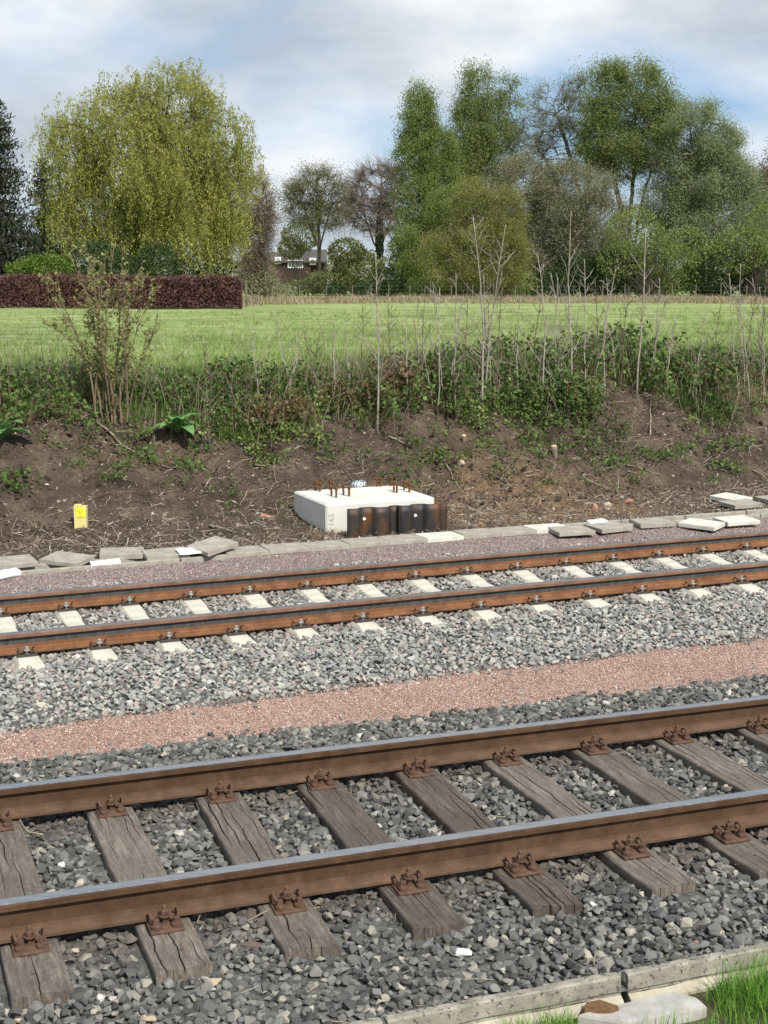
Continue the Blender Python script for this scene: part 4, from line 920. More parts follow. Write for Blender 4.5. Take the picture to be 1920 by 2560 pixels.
def bush(name, label, Y, lobes, n, leaf, lsz, seed, group=None, asp=.6, bark=BARK, stems=6, surf=.75, cat='bush', dep=1.):
    rng = np.random.default_rng(seed); cx = np.mean([l[0] for l in lobes]); base = gbase(cx, Y); e = empty(name, base, 0, label, cat, group); sc = KD * Y / FPX
    P = lobes_pts(lobes, n, Y, rng, surf, dep); P = P[P[:, 2] > base[2] - .05]; k = len(P)
    cl = .5 + .5 * noise(P[:, 0] * 1.6, P[:, 1] * 1.6, P[:, 2] * 1.6, seed=seed); P = P + rng.normal(0, .10, P.shape) + (.35 * noise(P[:, 0] * 2.1, P[:, 1] * 2.1, P[:, 2] * 2.1, seed=seed + 5))[:, None] * rng.normal(size=(k, 3)) * .4
    V, F = leafquads(P, lsz * rng.uniform(.6, 1.4, k), rng, asp); obj('foliage', mk('foliage', V - base, F, leaf, attrs={'rnd': np.repeat(np.clip(.55 * cl + .45 * rng.random(k), 0, 1), 4)}), e)
    T_ = lobes_pts(lobes, stems * 6, Y, rng, .5, dep); b = base + rng.normal(0, .25, (len(T_), 3)) * [1, 1, 0]; mid = b * .5 + T_ * .5 + [0, 0, .2]
    V1, F1 = segtubes(b, mid, np.full(len(b), .03), np.full(len(b), .02), 4); V2, F2 = segtubes(mid, T_, np.full(len(b), .02), np.full(len(b), .008), 3)
    obj('stems', mk('stems', np.concatenate([V1, V2]) - base, np.concatenate([F1, F2 + len(V1)]), bark), e); return e
bush('bright_shrub', 'bright green rounded shrub behind the hedge below the spruce', 76, [(105, 578, 55, 26), (60, 585, 45, 20)], 5000, L_BRI, .15, 1)
bush('dark_laurel', 'dark glossy evergreen shrub behind the hedge under the willow', 77, [(205, 565, 55, 42), (340, 570, 45, 38), (270, 580, 60, 25)], 7000, L_DRK, .15, 2)
bush('dark_holly', 'dark evergreen shrub at the foot of the spruce', 80, [(20, 540, 60, 60), (-20, 580, 60, 40)], 5000, L_SPR, .18, 3)
bush('willow_underwood', 'dim bare undergrowth beneath the weeping willow', 86, [(440, 575, 70, 30), (130, 500, 40, 70)], 4500, L_DRK, .16, 5)
# ---- copper beech hedge
def hedge():
    rng = np.random.default_rng(4); Y = 70; R_ = gbase(523, Y); L_ = gbase(-160, Y - 1.5); base = (R_ + L_) / 2; u = (R_ - L_); Ln = np.linalg.norm(u[:2]); rz = math.atan2(u[1], u[0]); Hh, W = 1.50, 1.3
    e = empty('copper_hedge', base, rz, 'clipped copper red beech hedge along the edge of the meadow', 'hedge')
    n = 30000; x = rng.uniform(-Ln / 2, Ln / 2, n); face = rng.random(n); y = rng.uniform(-W / 2, W / 2, n); z = rng.uniform(0, Hh, n)
    fr = face < .62; y[fr] = -W / 2 + np.abs(rng.normal(0, .09, fr.sum())); tp = (face > .62) & (face < .9); z[tp] = Hh - np.abs(rng.normal(0, .09, tp.sum())); en = face > .9; x[en] = Ln / 2 - np.abs(rng.normal(0, .1, en.sum()))
    y[face > .97] = W / 2
    bump = .14 * fbm(x * .55, z * .8, seed=3) + .05 * noise(x * 3, z * 3, seed=8); z = z * (1 + .09 * noise(x * .35, 0 * x, seed=9) + .06 * noise(x * 1.6, 0 * x, seed=2)); y = y + bump
    z = z * (1 - .14 * np.clip((x - Ln / 2 + .7) / .7, 0, 1) ** 2); z = z + np.where(tp, np.abs(rng.normal(0, .065, n)), 0)
    P = np.stack([x, y, z], 1); V, F = leafquads(P, .12 * rng.uniform(.6, 1.4, n), rng, .7); cl = .5 + .5 * noise(x * 1.4, z * 2.2, seed=6)
    obj('foliage', mk('foliage', V, F, L_RED, attrs={'rnd': np.repeat(np.clip(.5 * cl + .5 * rng.random(n), 0, 1), 4)}), e)
    mb = MB().box(-Ln / 2 + .2, Ln / 2 - .2, -W / 2 + .24, W / 2 - .2, 0, Hh - .26); obj('dark_core', mb.mesh('dark_core', two('hedge_core', (.02, .012, .01), (.045, .025, .02), 6, .95, .5, .05)), e)  # plain dark box behind the leaves, coloured as the hedge's shaded inside
hedge()
# ---- middle distance
tree('leafing_tree', 'round crowned tree with sparse pale new leaves behind the brick house', 'tree', 150, 690, [[(690,), (690, 540), (688, 480), (684, 430), (686, 400)], [(690,), (692, 530), (710, 465), (722, 425)], [(690,), (688, 535), (664, 475), (650, 430)]], [(686, 415, 58, 44), (655, 440, 40, 40), (722, 440, 38, 40), (690, 470, 62, 30)], 300, BARK, L_PAL, 12, .20, .5, 9, 1.6, .013, seed=21, rtip=.015, rmax=.3, surf=.5)
tree('bare_ivy_tree', 'bare winter tree with ivy clad trunk beside the weeping birches', 'tree', 140, 818, [[(818,), (818, 560), (820, 500), (822, 440), (824, 385)], [(818,), (816, 545), (795, 490), (775, 435)], [(818,), (820, 540), (842, 480), (853, 420)]], [(815, 410, 48, 52), (780, 430, 30, 50), (845, 420, 28, 50), (810, 470, 58, 40)], 330, BARKR, None, 0, .1, .1, 12, 1.8, .016, seed=22, rtip=.016, rmax=.36, ivy=([(820, 520, 9, 60), (816, 590, 14, 40), (822, 455, 6, 30)], 2600, .26))
tree('brown_thorn_tree', 'bare brown twiggy tree at the edge of the weeping willow', 'tree', 100, 570, [[(570,), (568, 560), (560, 500), (556, 440)]], [(556, 450, 32, 62), (562, 510, 22, 45), (545, 520, 25, 60), (550, 570, 25, 40)], 280, BARKR, L_BUD, 16, .12, .5, 9, 1.0, .011, seed=23, rtip=.014)
tree('reddish_bare_tree', 'low bare tree with reddish twigs beside the brick house', 'tree', 112, 575, [[(576,), (574, 600), (570, 570)]], [(552, 580, 20, 30), (560, 606, 30, 18)], 200, BARKR, L_BUD, 14, .13, .5, 8, 1.0, .012, seed=24, rtip=.014)
bush('olive_thicket', 'olive green thicket hiding the foot of the brick house', 118, [(715, 608, 60, 22), (775, 585, 55, 45), (748, 545, 40, 30), (655, 622, 45, 15)], 8500, L_MUT, .22, 6)
bush('olive_tall_bush', 'tall olive bush rising behind the brick house roof', 168, [(650, 510, 42, 32), (630, 535, 30, 25)], 3500, L_MUT, .26, 7)
bush('dark_field_bush', 'small dark evergreen bush below the house windows', 106, [(728, 628, 22, 16), (845, 610, 30, 30), (800, 625, 40, 18)], 3500, L_DRK, .2, 8)
bush('grey_bramble_bank', 'grey brown scrub beside the hedge end', 100, [(560, 612, 40, 26), (590, 628, 50, 10)], 4500, L_GRY, .15, 9)
# ---- birch group
tree('weeping_birch', 'tall weeping birch with fine green foliage, first of the group by the bare tree', 'tree', 122, 920, [[(922,), (920, 560), (914, 420), (906, 300), (903, 205)]], [(905, 250, 24, 60), (900, 340, 34, 90), (925, 320, 40, 70), (915, 450, 55, 110), (900, 540, 48, 70), (955, 400, 40, 110)], 520, BIRCH, L_BIR, 42, .20, .45, 4, 1.2, .01, seed=31, group='weeping birches', asp=.4, laxis=np.array([0, 0, -1.2]), droop=.5, bow=.05, rmax=.3)
tree('weeping_birch', 'taller weeping birch with olive foliage and two pointed tops', 'tree', 126, 1030, [[(1030,), (1030, 520), (1034, 380), (1030, 250), (1026, 165)], [(1030,), (1040, 480), (1080, 340), (1098, 250), (1104, 190)]], [(1028, 205, 30, 55), (1025, 290, 42, 80), (1098, 225, 22, 55), (1075, 320, 45, 60), (1030, 420, 60, 100), (1000, 360, 38, 90)], 480, BARKG, L_OLV, 38, .21, .5, 6, 1.3, .012, seed=32, group='weeping birches', asp=.4, laxis=np.array([0, 0, -1.0]), droop=.35, rmax=.3)
tree('green_birch', 'brighter green birch filling the lower part of the birch group', 'tree', 118, 970, [[(968,), (968, 560), (972, 480), (975, 420)]], [(970, 470, 45, 70), (920, 540, 50, 60), (985, 560, 60, 55), (890, 590, 36, 40)], 320, BIRCH, L_BIR, 40, .18, .5, 3, 1.0, .01, seed=33, asp=.45, laxis=np.array([0, 0, -1.0]), droop=.5)
tree('young_birch', 'small yellow olive birch with two slender white stems', 'tree', 102, 1040, [[(1040,), (1036, 570), (1026, 490), (1020, 420), (1018, 395)], [(1048,), (1064, 560), (1078, 500), (1088, 430)]], [(1020, 440, 38, 50), (1085, 470, 42, 60), (1030, 540, 75, 75), (1090, 560, 50, 65), (960, 560, 45, 60)], 430, BIRCH, L_YEL, 40, .13, .42, 8, .8, .008, seed=34, asp=.5, rmax=.085, rtip=.009, droop=.15)
# ---- thicket to the right
GV = 'grey willow scrub'
tree('grey_willow_scrub', 'dense grey brown twiggy willow scrub right behind the young birch', 'tree', 112, 1150, [[(1150,), (1145, 540), (1120, 440)], [(1155,), (1170, 530), (1190, 430)]], [(1130, 420, 75, 70), (1170, 500, 80, 90), (1120, 540, 70, 80)], 420, BARKR, L_GRY, 34, .14, .6, 9, 1.1, .011, seed=41, rtip=.014)
tree('grey_willow_scrub', 'dense grey brown twiggy willow scrub below the tall bare poplar', 'tree', 110, 1260, [[(1260,), (1255, 540), (1230, 440)], [(1265,), (1280, 530), (1300, 450)]], [(1240, 430, 80, 70), (1290, 510, 80, 90), (1210, 550, 70, 70)], 420, BARKR, L_GRY, 34, .14, .6, 9, 1.1, .011, seed=42, rtip=.014)
tree('sparse_poplar', 'tall sparse poplar with thin silvery new leaves against the sky', 'tree', 122, 1250, [[(1262,), (1262, 480), (1245, 380), (1215, 290), (1195, 220)], [(1262,), (1268, 470), (1268, 360), (1262, 260), (1250, 190)], [(1258,), (1240, 470), (1195, 380), (1155, 300)]], [(1195, 240, 50, 55), (1250, 240, 40, 65), (1160, 290, 38, 50), (1220, 330, 80, 60), (1280, 330, 35, 60)], 420, BARKG, L_SIL, 8, .17, .6, 9, 1.5, .012, seed=43, rtip=.015, rmax=.28, surf=.5, asp=.4)
tree('tall_willow', 'tallest olive green willow with several forked trunks', 'tree', 116, 1350, [[(1350,), (1345, 480), (1325, 380), (1305, 280), (1300, 200)], [(1352,), (1360, 470), (1370, 370), (1372, 260), (1365, 170)], [(1355,), (1380, 460), (1410, 360), (1425, 280), (1425, 220)]], [(1310, 205, 42, 55), (1365, 200, 48, 60), (1415, 240, 36, 60), (1300, 300, 40, 50), (1400, 320, 45, 55), (1340, 330, 50, 60), (1440, 290, 20, 35)], 470, BARKG, L_OLV, 34, .2, .5, 7, 1.3, .012, seed=44, rtip=.016, rmax=.3, surf=.55, asp=.42)
tree('thin_willow', 'thin bare stemmed willow leaning between tall willow and broad willow', 'tree', 113, 1440, [[(1410,), (1420, 480), (1440, 400), (1455, 340)], [(1425,), (1450, 470), (1480, 400), (1505, 330)]], [(1450, 380, 40, 50), (1490, 400, 40, 60), (1430, 440, 50, 50)], 240, BARKG, L_SIL, 20, .17, .5, 9, 1.2, .011, seed=45, rtip=.014, rmax=.2)
tree('broad_willow', 'broad grey green willow sloping down beyond the tall willow', 'tree', 112, 1520, [[(1520,), (1515, 500), (1500, 380), (1490, 270)], [(1525,), (1540, 480), (1560, 390), (1580, 330)], [(1525,), (1560, 500), (1600, 440), (1620, 410)]], [(1500, 285, 45, 55), (1545, 320, 48, 55), (1510, 390, 70, 75), (1590, 400, 45, 55), (1560, 480, 80, 70), (1480, 480, 40, 70), (1630, 470, 40, 50)], 560, BARKG, L_SIL, 44, .18, .55, 7, 1.1, .01, seed=46, rtip=.014, rmax=.28, asp=.4)
tree('edge_tree', 'brown leafing tree standing beyond the broad willow', 'tree', 118, 1690, [[(1690,), (1690, 500), (1680, 400), (1675, 330)]], [(1680, 390, 45, 60), (1690, 480, 60, 80), (1720, 420, 50, 70)], 320, BARKR, L_BUD, 30, .2, .6, 7, 1.2, .012, seed=47)
for k, (lb, lab) in enumerate(([[(1110, 615, 55, 28), (1080, 590, 40, 30)], 'dark evergreen shrub behind the young birch stems'], [[(1200, 610, 60, 30), (1250, 590, 50, 35)], 'dark evergreen shrub under the sparse poplar'], [[(1330, 590, 65, 50), (1300, 610, 50, 30)], 'dark evergreen shrub under the tall willow'], [[(1440, 580, 70, 55), (1400, 610, 50, 30)], 'large dark ivy covered shrub under the thin willow'], [[(1550, 590, 70, 50), (1520, 610, 50, 30)], 'dark evergreen shrub under the broad willow'], [[(1650, 590, 70, 55)], 'dark evergreen shrub before the brown edge tree'], [[(1000, 615, 70, 26), (930, 620, 60, 22)], 'dark low shrub at the foot of the weeping birches'])):
    bush('evergreen_shrub', lab, 106, lb, 5200, L_DRK if k % 3 else L_OLV, .19, 60 + k, 'evergreen shrubs along the far fence')
bush('olive_shrub', 'olive green leafing shrub between the dark evergreen shrubs', 104, [(1370, 500, 60, 50), (1480, 530, 60, 40), (1340, 560, 50, 40)], 5000, L_OLV, .17, 71, stems=10)
bush('olive_shrub', 'olive green leafing shrub at the end of the evergreen row', 104, [(1600, 540, 60, 50), (1650, 500, 40, 60)], 4500, L_OLV, .17, 72, stems=10)
for k, (lb, lab, lf) in enumerate(([[(1180, 540, 90, 90), (1250, 560, 80, 80)], 'grey brown background thicket behind the sparse poplar', L_GRY], [[(1380, 530, 80, 90), (1450, 560, 80, 80)], 'grey olive background thicket behind the tall willow', L_OLV], [[(1580, 540, 90, 90), (1680, 530, 60, 100)], 'grey background thicket behind the broad willow', L_GRY], [[(930, 540, 90, 90), (1040, 540, 80, 80)], 'olive background thicket behind the birch group', L_OLV], [[(560, 600, 36, 34)], 'brown background thicket beside the house', L_BUD])):
    bush('background_thicket', lab, 136, lb, 7000, lf, .26, 160 + k, stems=14, surf=.5, dep=.4)
# far wood behind everything
rng = np.random.default_rng(77); n = 16000; x = rng.uniform(-120, 130, n); y = rng.uniform(205, 230, n); z = groundz(x, y) + rng.random(n) ** 1.2 * (5.2 + 2.5 * fbm(x * .06, 0 * x, seed=4) + 1.5 * fbm(x * .3, 0 * x, seed=5))
V, F = leafquads(np.stack([x, y, z], 1), .9 * rng.uniform(.5, 1.5, n), rng, .7)
tag(obj('far_wood', mk('far_wood', V, F, L_GRY, attrs={'rnd': np.repeat(rng.random(n), 4)})), 'distant grey brown wood along the horizon', 'wood', kind='stuff')

# ================================================================== BRICK HOUSE
Y = 185; hb = gbase(640, Y); sc = KD * Y / FPX; e = empty('brick_house', hb, 0, 'dark brick house with white windows half hidden behind the thicket', 'house')
hx = lambda px: aty(px * KD, 700, Y)[0] - hb[0]; hz = lambda py: aty(640 * KD, py * KD, Y)[2] - hb[2]
BRK = two('dark_brick', (.034, .022, .019), (.06, .038, .033), 5, .9, .3, .02); TILE = two('dark_roof_tile', (.06, .055, .05), (.12, .105, .095), 3, .85, .5, .03, sc=(1, 1, 6)); WHT = two('white_paint', (.74, .75, .75), (.82, .82, .82), 3, .6, 0); GLS = NT('window_glass'); GLS.col((.04, .045, .05)); GLS.set(.12)
obj('wall', MB().box(hx(530), hx(702), 0, 8, -.5, hz(566)).box(hx(598), hx(672), -.6, 6, 0, hz(562)).mesh('wall', BRK), e)
y0 = .0; ez, rz_ = hz(565), hz(537)
V = np.array([(hx(526), -1.0, ez - 1.6), (hx(598), -1.0, ez - 1.6), (hx(598), 3.2, rz_ - .4), (hx(526), 3.2, rz_ - .4), (hx(596), -1.1, ez), (hx(706), -1.1, ez), (hx(704), 4, rz_), (hx(600), 4, rz_)])
o = obj('roof', mk('roof', V, np.array([(0, 1, 2, 3), (4, 5, 6, 7)]), TILE), e); md = o.modifiers.new('thickness', 'SOLIDIFY'); md.thickness = .2
for wx0, wx1, wy0, wy1 in ((624, 637, 563, 578), (641, 654, 563, 578), (597, 607, 557, 569), (671, 682, 559, 571)):
    w = obj('window', MB().box(hx(wx0), hx(wx1), -.66, -.63, hz(wy1), hz(wy0)).mesh('window_pane', GLS.m if wx0 in (624, 641) else WHT), e); mb = MB(); a, b, c_, d_ = hx(wx0), hx(wx1), hz(wy1), hz(wy0); q = .09
    mb.box(a - q, a + q, -.78, -.68, c_ - q, d_ + q).box(b - q, b + q, -.78, -.68, c_ - q, d_ + q).box(a + q, b - q, -.78, -.68, d_ - q, d_ + q).box(a + q, b - q, -.78, -.68, c_ - q, c_ + q)
    if wx0 in (624, 641): mb.box((a + b) / 2 - .05, (a + b) / 2 + .05, -.77, -.69, c_ + q, d_ - q).box(a + q, b - q, -.765, -.695, (c_ + d_) / 2 - .05, (c_ + d_) / 2 + .05)
    obj('frame', mb.mesh('window_frame', WHT), w)

# ================================================================== FAR FENCE
WOODP = two('grey_fence_wood', (.10, .085, .065), (.20, .175, .14), 5, .9, .3, .01); WIRE = two('fence_wire', (.12, .12, .115), (.2, .2, .19), 5, .6, 0, metal=.5)
pts = []
for px in (545, 600, 647, 705, 762, 802, 840, 885, 930, 975, 1020, 1065, 1112, 1160, 1205, 1250, 1300, 1348, 1400, 1450, 1500, 1555, 1610, 1665, 1720):
    Yf = np.interp(px, [545, 800, 1720], [84, 92, 98]); pts.append(gbase(px, Yf))
pts = np.array(pts); e = empty('field_fence', pts[0], 0, 'wire fence with thin wooden posts along the far edge of the meadow', 'fence'); rgf = np.random.default_rng(2)
for p in pts:
    h = rgf.uniform(1.0, 1.25); o = obj('post', MB().tube([(0, 0, -.3), (rgf.normal(0, .02), 0, h)], [.042, .036], 6).mesh('post', WOODP), e, p - pts[0])
mb = MB()
for h in (.25, .5, .75, 1.0): mb.tube(pts - pts[0] + np.array([0, 0, h]), .006, 3)
obj('wire', mb.mesh('wire', WIRE), e)
p = gbase(533, 72); o = obj('corner_post', MB().box(-.06, .06, -.06, .06, -.2, 1.25, bev=.01).mesh('corner_post', WOODP), e, p - pts[0])
q = MB().tube([(.05, 0, 1.0), (.8, 0, .05)], .045, 6).mesh('brace', WOODP); obj('brace', q, e, p - pts[0])
# ================================================================== BANK AND MEADOW VEGETATION
def ghit(px, py):                                            # where a preview pixel meets the ground sheet
    d = ray(px * KD, py * KD); k = np.linspace(13, 60, 3000); P = np.array([0, 0, CAMH]) + d * k[:, None]
    i = int(np.argmax(P[:, 2] < groundz(P[:, 0], P[:, 1]))); return P[i]
def onbank(s, t):
    x, y = fr2(s, t); return np.stack([x, y, groundz(x, y)], -1)
def inst_leaf(name, stops, trans=.3):
    m = NT(name); r = m.attr('rnd', 'INSTANCER'); g = m.attr('rnd'); f = m.math('ADD', m.math('MULTIPLY', r, .6), m.math('MULTIPLY', g, .4))
    c = m.ramp(f, stops); m.col(c); m.set(.6); t = m.N('ShaderNodeBsdfTranslucent'); m.l.new(c, t.inputs[0]); mx = m.N('ShaderNodeMixShader'); mx.inputs[0].default_value = trans
    m.l.new(m.b.outputs[0], mx.inputs[1]); m.l.new(t.outputs[0], mx.inputs[2]); m.l.new(mx.outputs[0], m.n['Material Output'].inputs[0]); return m.m
I_GRASS = inst_leaf('bank_grass', [(.1, (.055, .10, .02)), (.5, (.11, .19, .035)), (.9, (.19, .27, .065))])
I_FIELD = inst_leaf('meadow_grass', [(.05, (.11, .15, .045)), (.4, (.22, .32, .08)), (.7, (.32, .42, .13)), (1, (.46, .46, .23))])
I_DRY = inst_leaf('dry_grass', [(.1, (.19, .145, .085)), (.5, (.34, .28, .17)), (.9, (.50, .43, .28))])
I_BRAM = inst_leaf('bramble_leaf_scatter', [(.08, (.04, .07, .02)), (.4, (.10, .17, .038)), (.75, (.18, .26, .065)), (.93, (.25, .31, .10)), (1, (.22, .14, .08))])
rv = np.random.default_rng(91)
def tuft(mat, n, h, w, lean, rad):
    P = np.c_[rv.normal(0, rad, (n, 2)), np.zeros(n)]; V, F, R = blades(P, rv.uniform(.5, 1.2, n) * h, np.full(n, w), lean, rv, 2); return mk('tuft', V, F, mat, attrs={'rnd': R})
def sprig(mat, nl, L, lsz, wood):
    a = np.linspace(0, 1, 7); P = np.stack([L * .75 * a, 0 * a, L * (1.15 * a - .75 * a ** 2)], 1); V, F = segtubes(P[:-1], P[1:], np.full(6, .005), np.full(6, .004), 3)
    q = P[rv.integers(1, 7, nl)] + rv.normal(0, .06, (nl, 3)) * [1, 1.3, .7]; V2, F2 = leafquads(q, lsz * rv.uniform(.6, 1.3, nl), rv, .75, np.array([0, 0, .2])); R = np.concatenate([np.full(len(V), .0), np.repeat(rv.random(nl), 4)])
    return mk('sprig', np.concatenate([V, V2]), np.concatenate([F, F2 + len(V)]), [wood, mat], [0] * len(F) + [1] * len(F2), attrs={'rnd': R})
CANE = two('bramble_cane', (.10, .055, .04), (.22, .13, .085), 6, .8, 0)
TWIG = two('pale_twig', (.15, .12, .085), (.29, .245, .185), 6, .85, 0)
P_G = [tuft(I_GRASS, 16, .22, .007, .6, .05) for _ in range(4)]; P_D = [tuft(I_DRY, 14, .30, .007, .9, .06) for _ in range(4)]
P_B = [sprig(I_BRAM, 16, .42, .065, CANE) for _ in range(5)]; P_S = [tuft(I_FIELD, 12, .13, .010, .7, .07) for _ in range(4)]
def band(n, s0, s1, tf, dens, seed):
    s = rv.uniform(s0, s1, n); t = tf(n, s); k = rv.random(n) < dens(s, t); return s[k], t[k]
DOCKS = [ghit(385, 942), ghit(8, 955)]
def put(name, s, t, protos, smin, smax, label, cat, tilt=.25, up=0., rnd=None):
    P = onbank(s, t); P[:, 2] += up; k = np.ones(len(P), bool)
    for dk in DOCKS: k &= (np.abs(P[:, 0] - dk[0]) > .38) | (P[:, 1] > dk[1] + .15) | (P[:, 1] < dk[1] - .9)
    P, s, t = P[k], s[k], t[k]; rnd = None if rnd is None else rnd[k]; n = len(P); scatter(name, P, np.c_[rv.normal(0, tilt, (n, 2)), rv.uniform(0, 6.28, n)], rv.uniform(smin, smax, n), rv.integers(0, len(protos), n), protos, label, cat, rnd=rnd if rnd is not None else np.clip(.5 + .75 * fbm(s * .9, t * 1.1, seed=71) + rv.normal(0, .2, n), 0, 1))
front = lambda s: 7.45 + .6 * noise(s * .8, 0 * s, seed=33) + .22 * noise(s * 3.1, 0 * s, seed=34)
bfun = lambda n, s: front(s) + np.abs(rv.normal(0, .85, n))
s, t = band(12500, -8, 12.5, lambda n, s: front(s) + np.where(rv.random(n) < .11, -np.abs(rv.normal(0, .55, n)), np.abs(rv.normal(0, .85, n))), lambda s, t: np.clip(.42 + 1.2 * noise(s * .8, t * 1.1, seed=35) + .25 * (s > 2), .05, 1), 1); put('bramble_undergrowth', s, t, P_B, .35, 1.0, 'tangled green bramble and weed cover on the upper bank', 'undergrowth', .4)
s, t = band(8000, -8, 13, lambda n, s: front(s) + .15 + np.abs(rv.normal(0, 1.1, n)), lambda s, t: np.clip(.25 - 1.1 * noise(s * .6 + 4, t * .8, seed=36), .03, 1), 2); put('dry_bank_grass', s, t, P_D, .45, 1.15, 'dry straw coloured grass among the brambles on the bank', 'grass', .35)
s, t = band(9000, -8, 13, lambda n, s: front(s) + .2 + np.abs(rv.normal(0, 1.9, n)), lambda s, t: np.clip(.55 + .8 * noise(s * .8 + 9, t, seed=37) + .3 * (s < 0), .1, 1), 3); put('green_bank_grass', s, t, P_G, .6, 1.5, 'green grass tufts along the top of the bank', 'grass')
tt = 9.6 + 40 * rv.random(17000) ** 2.0; ss = rv.uniform(-.55, .62, 17000) * (tt + 12) + .42 * (tt - 5); MX, MY = fr2(ss, tt); put('meadow_grass', ss, tt, P_S, .6, 1.5, 'short fresh green grass of the meadow', 'grass', rnd=np.clip(.42 + 1.15 * fbm(MX * .35, MY * 1.3, seed=72) + rv.normal(0, .16, len(ss)), 0, 1))
tt = 9.6 + 40 * rv.random(14000) ** 1.4; ss = rv.uniform(-.55, .62, 14000) * (tt + 12) + .42 * (tt - 5); MX, MY = fr2(ss, tt); k = fbm(MX * .3, MY * 1.2, seed=39) > .08; put('meadow_straw', ss[k], tt[k], P_D, .25, .6, 'pale straw patches in the mown meadow', 'straw', .7)
# strip of tall dry grass along the far fence
n = 9000; px = rv.uniform(520, 1760, n); Yf = np.interp(px, [520, 800, 1760], [80, 89, 95]) + rv.normal(0, 2.6, n); X = (px * KD - 960) / FPX * Yf / math.cos(PIT) * .995; P = np.stack([X, Yf, groundz(X, Yf)], 1)
P_DF = [tuft(I_DRY, 10, .30, .035, .8, .22) for _ in range(4)]
scatter('dry_fence_grass', P, np.c_[rv.normal(0, .2, (n, 2)), rv.uniform(0, 6.28, n)], rv.uniform(.5, 1.5, n), rv.integers(0, 4, n), P_DF, 'tall dry straw coloured grass strip along the far fence', 'grass', rnd=rv.random(n))
# debris on the bare soil
I_WOOD = instmat('wood_chip', [(0, (.06, .042, .03)), (.35, (.15, .11, .08)), (.7, (.30, .24, .18)), (1, (.52, .44, .34))], nmix=.3, bump=0)
I_STO = instmat('soil_stone', [(0, (.07, .058, .047)), (.55, (.16, .135, .11)), (.9, (.28, .25, .215)), (1, (.46, .43, .385))], nmix=.2, bump=0)
def curvy(L, r, seed):
    q = np.random.default_rng(seed); a = np.linspace(0, 1, 7); P = np.stack([L * (a - .5),   .09 * L * np.cumsum(q.normal(0, .5, 7)), .10 * L * np.abs(np.cumsum(q.normal(0, .4, 7)))], 1); return MB().tube(P, r * (1 - .6 * a), 5).mesh('root', I_WOOD)
P_W = [rockmesh('wood_chip', rv, I_WOOD, 9, (1, .22, .12), .2) for _ in range(6)] + [curvy(1., .020, k) for k in range(4)] + [MB().tube([(-.5, 0, 0), (-.1, .03, .03), (.5, -.02, .05)], [.016, .014, .009], 4).mesh('stick', I_WOOD) for k in range(4)]
P_ST = [rockmesh('soil_stone', rv, I_STO, 11, (1, .8, .6), .3) for _ in range(6)]
n = 42000; s = rv.uniform(-8, 12.5, n); t = 3.95 + 3.9 * rv.random(n) ** .9; k = rv.random(n) < np.clip(.62 + .9 * noise(s * .8, t * 1.2, seed=41), .12, 1); s, t = s[k], t[k]; n = len(s); P = onbank(s, t); P[:, 2] += .008
idx = np.where(rv.random(n) < .78, rv.integers(0, 6, n), rv.integers(6, 14, n))
scatter('wood_debris', P, np.c_[rv.normal(0, .45, (n, 2)), rv.uniform(0, 6.28, n)], np.where(idx < 6, np.clip(rv.lognormal(-2.95, .5, n), .02, .17), rv.uniform(.08, .34, n)), idx, P_W, 'wood chips and torn roots scattered over the bare soil', 'debris', rnd=rv.random(n))
n = 12000; s = rv.uniform(-8, 12.5, n); t = 3.92 + 3.6 * rv.random(n) ** 2.0; P = onbank(s, t); P[:, 2] += .006
scatter('soil_stones', P, rv.uniform(-3, 3, (n, 3)), np.clip(rv.lognormal(-3.35, .45, n), .015, .11), rv.integers(0, 6, n), P_ST, 'small stones scattered over the bare soil', 'stones', rnd=rv.random(n))
I_CLOD = instmat('soil_clod', [(0, (.03, .021, .015)), (.5, (.07, .05, .036)), (1, (.14, .105, .076))], nmix=.4, bump=.4)
P_CL = [rockmesh('soil_clod', rv, I_CLOD, 16, (1, .85, .65), .3) for _ in range(6)]
n = 9000; s = rv.uniform(-8, 12.5, n); t = 5.3 + 3.2 * rv.random(n); k = rv.random(n) < np.clip(.45 + 1.3 * noise(s * 1.1, t * 1.3, seed=43), .05, 1); s, t = s[k], t[k]; n = len(s); P = onbank(s, t)
scatter('soil_clods', P, rv.uniform(-3, 3, (n, 3)), np.clip(rv.lognormal(-2.9, .5, n), .02, .2), rv.integers(0, 6, n), P_CL, 'dark crumbly clods of earth on the bank', 'earth', rnd=rv.random(n))
# ---- bramble bushes
L_BRM = leafmat('bramble_leaf', (.04, .08, .02), (.11, .19, .042), (.21, .30, .075), .3, 2.2); L_BRR = leafmat('reddish_bramble_leaf', (.12, .075, .04), (.18, .14, .06), (.26, .22, .10), .3, 2.2)
def bramble_meshes(seed, leaf):
    r = np.random.default_rng(seed); p0, p1, P = [], [], []
    for c_ in range(13):
        a = r.uniform(0, 6.28); L = r.uniform(.45, 1.0); hh = r.uniform(.35, .8); f = np.linspace(0, 1, 9); q = np.stack([np.cos(a) * L * f, np.sin(a) * L * f, hh * (2.6 * f - 2.3 * f ** 2)], 1) + r.normal(0, .015, (9, 3)); q[0, 2] = -.05; p0.append(q[:-1]); p1.append(q[1:])
        m_ = 42; P.append(q[r.integers(2, 9, m_)] + r.normal(0, .075, (m_, 3)))
    p0, p1, P = np.concatenate(p0), np.concatenate(p1), np.concatenate(P); P = P[P[:, 2] > .0]; V, F = segtubes(p0, p1, np.full(len(p0), .006), np.full(len(p0), .005), 4); cane = mk('canes', V, F, CANE)
    V, F = leafquads(P, .072 * r.uniform(.6, 1.35, len(P)), r, .78, np.array([0, 0, .1])); return cane, mk('leaves', V, F, leaf, attrs={'rnd': np.repeat(r.random(len(P)), 4)})
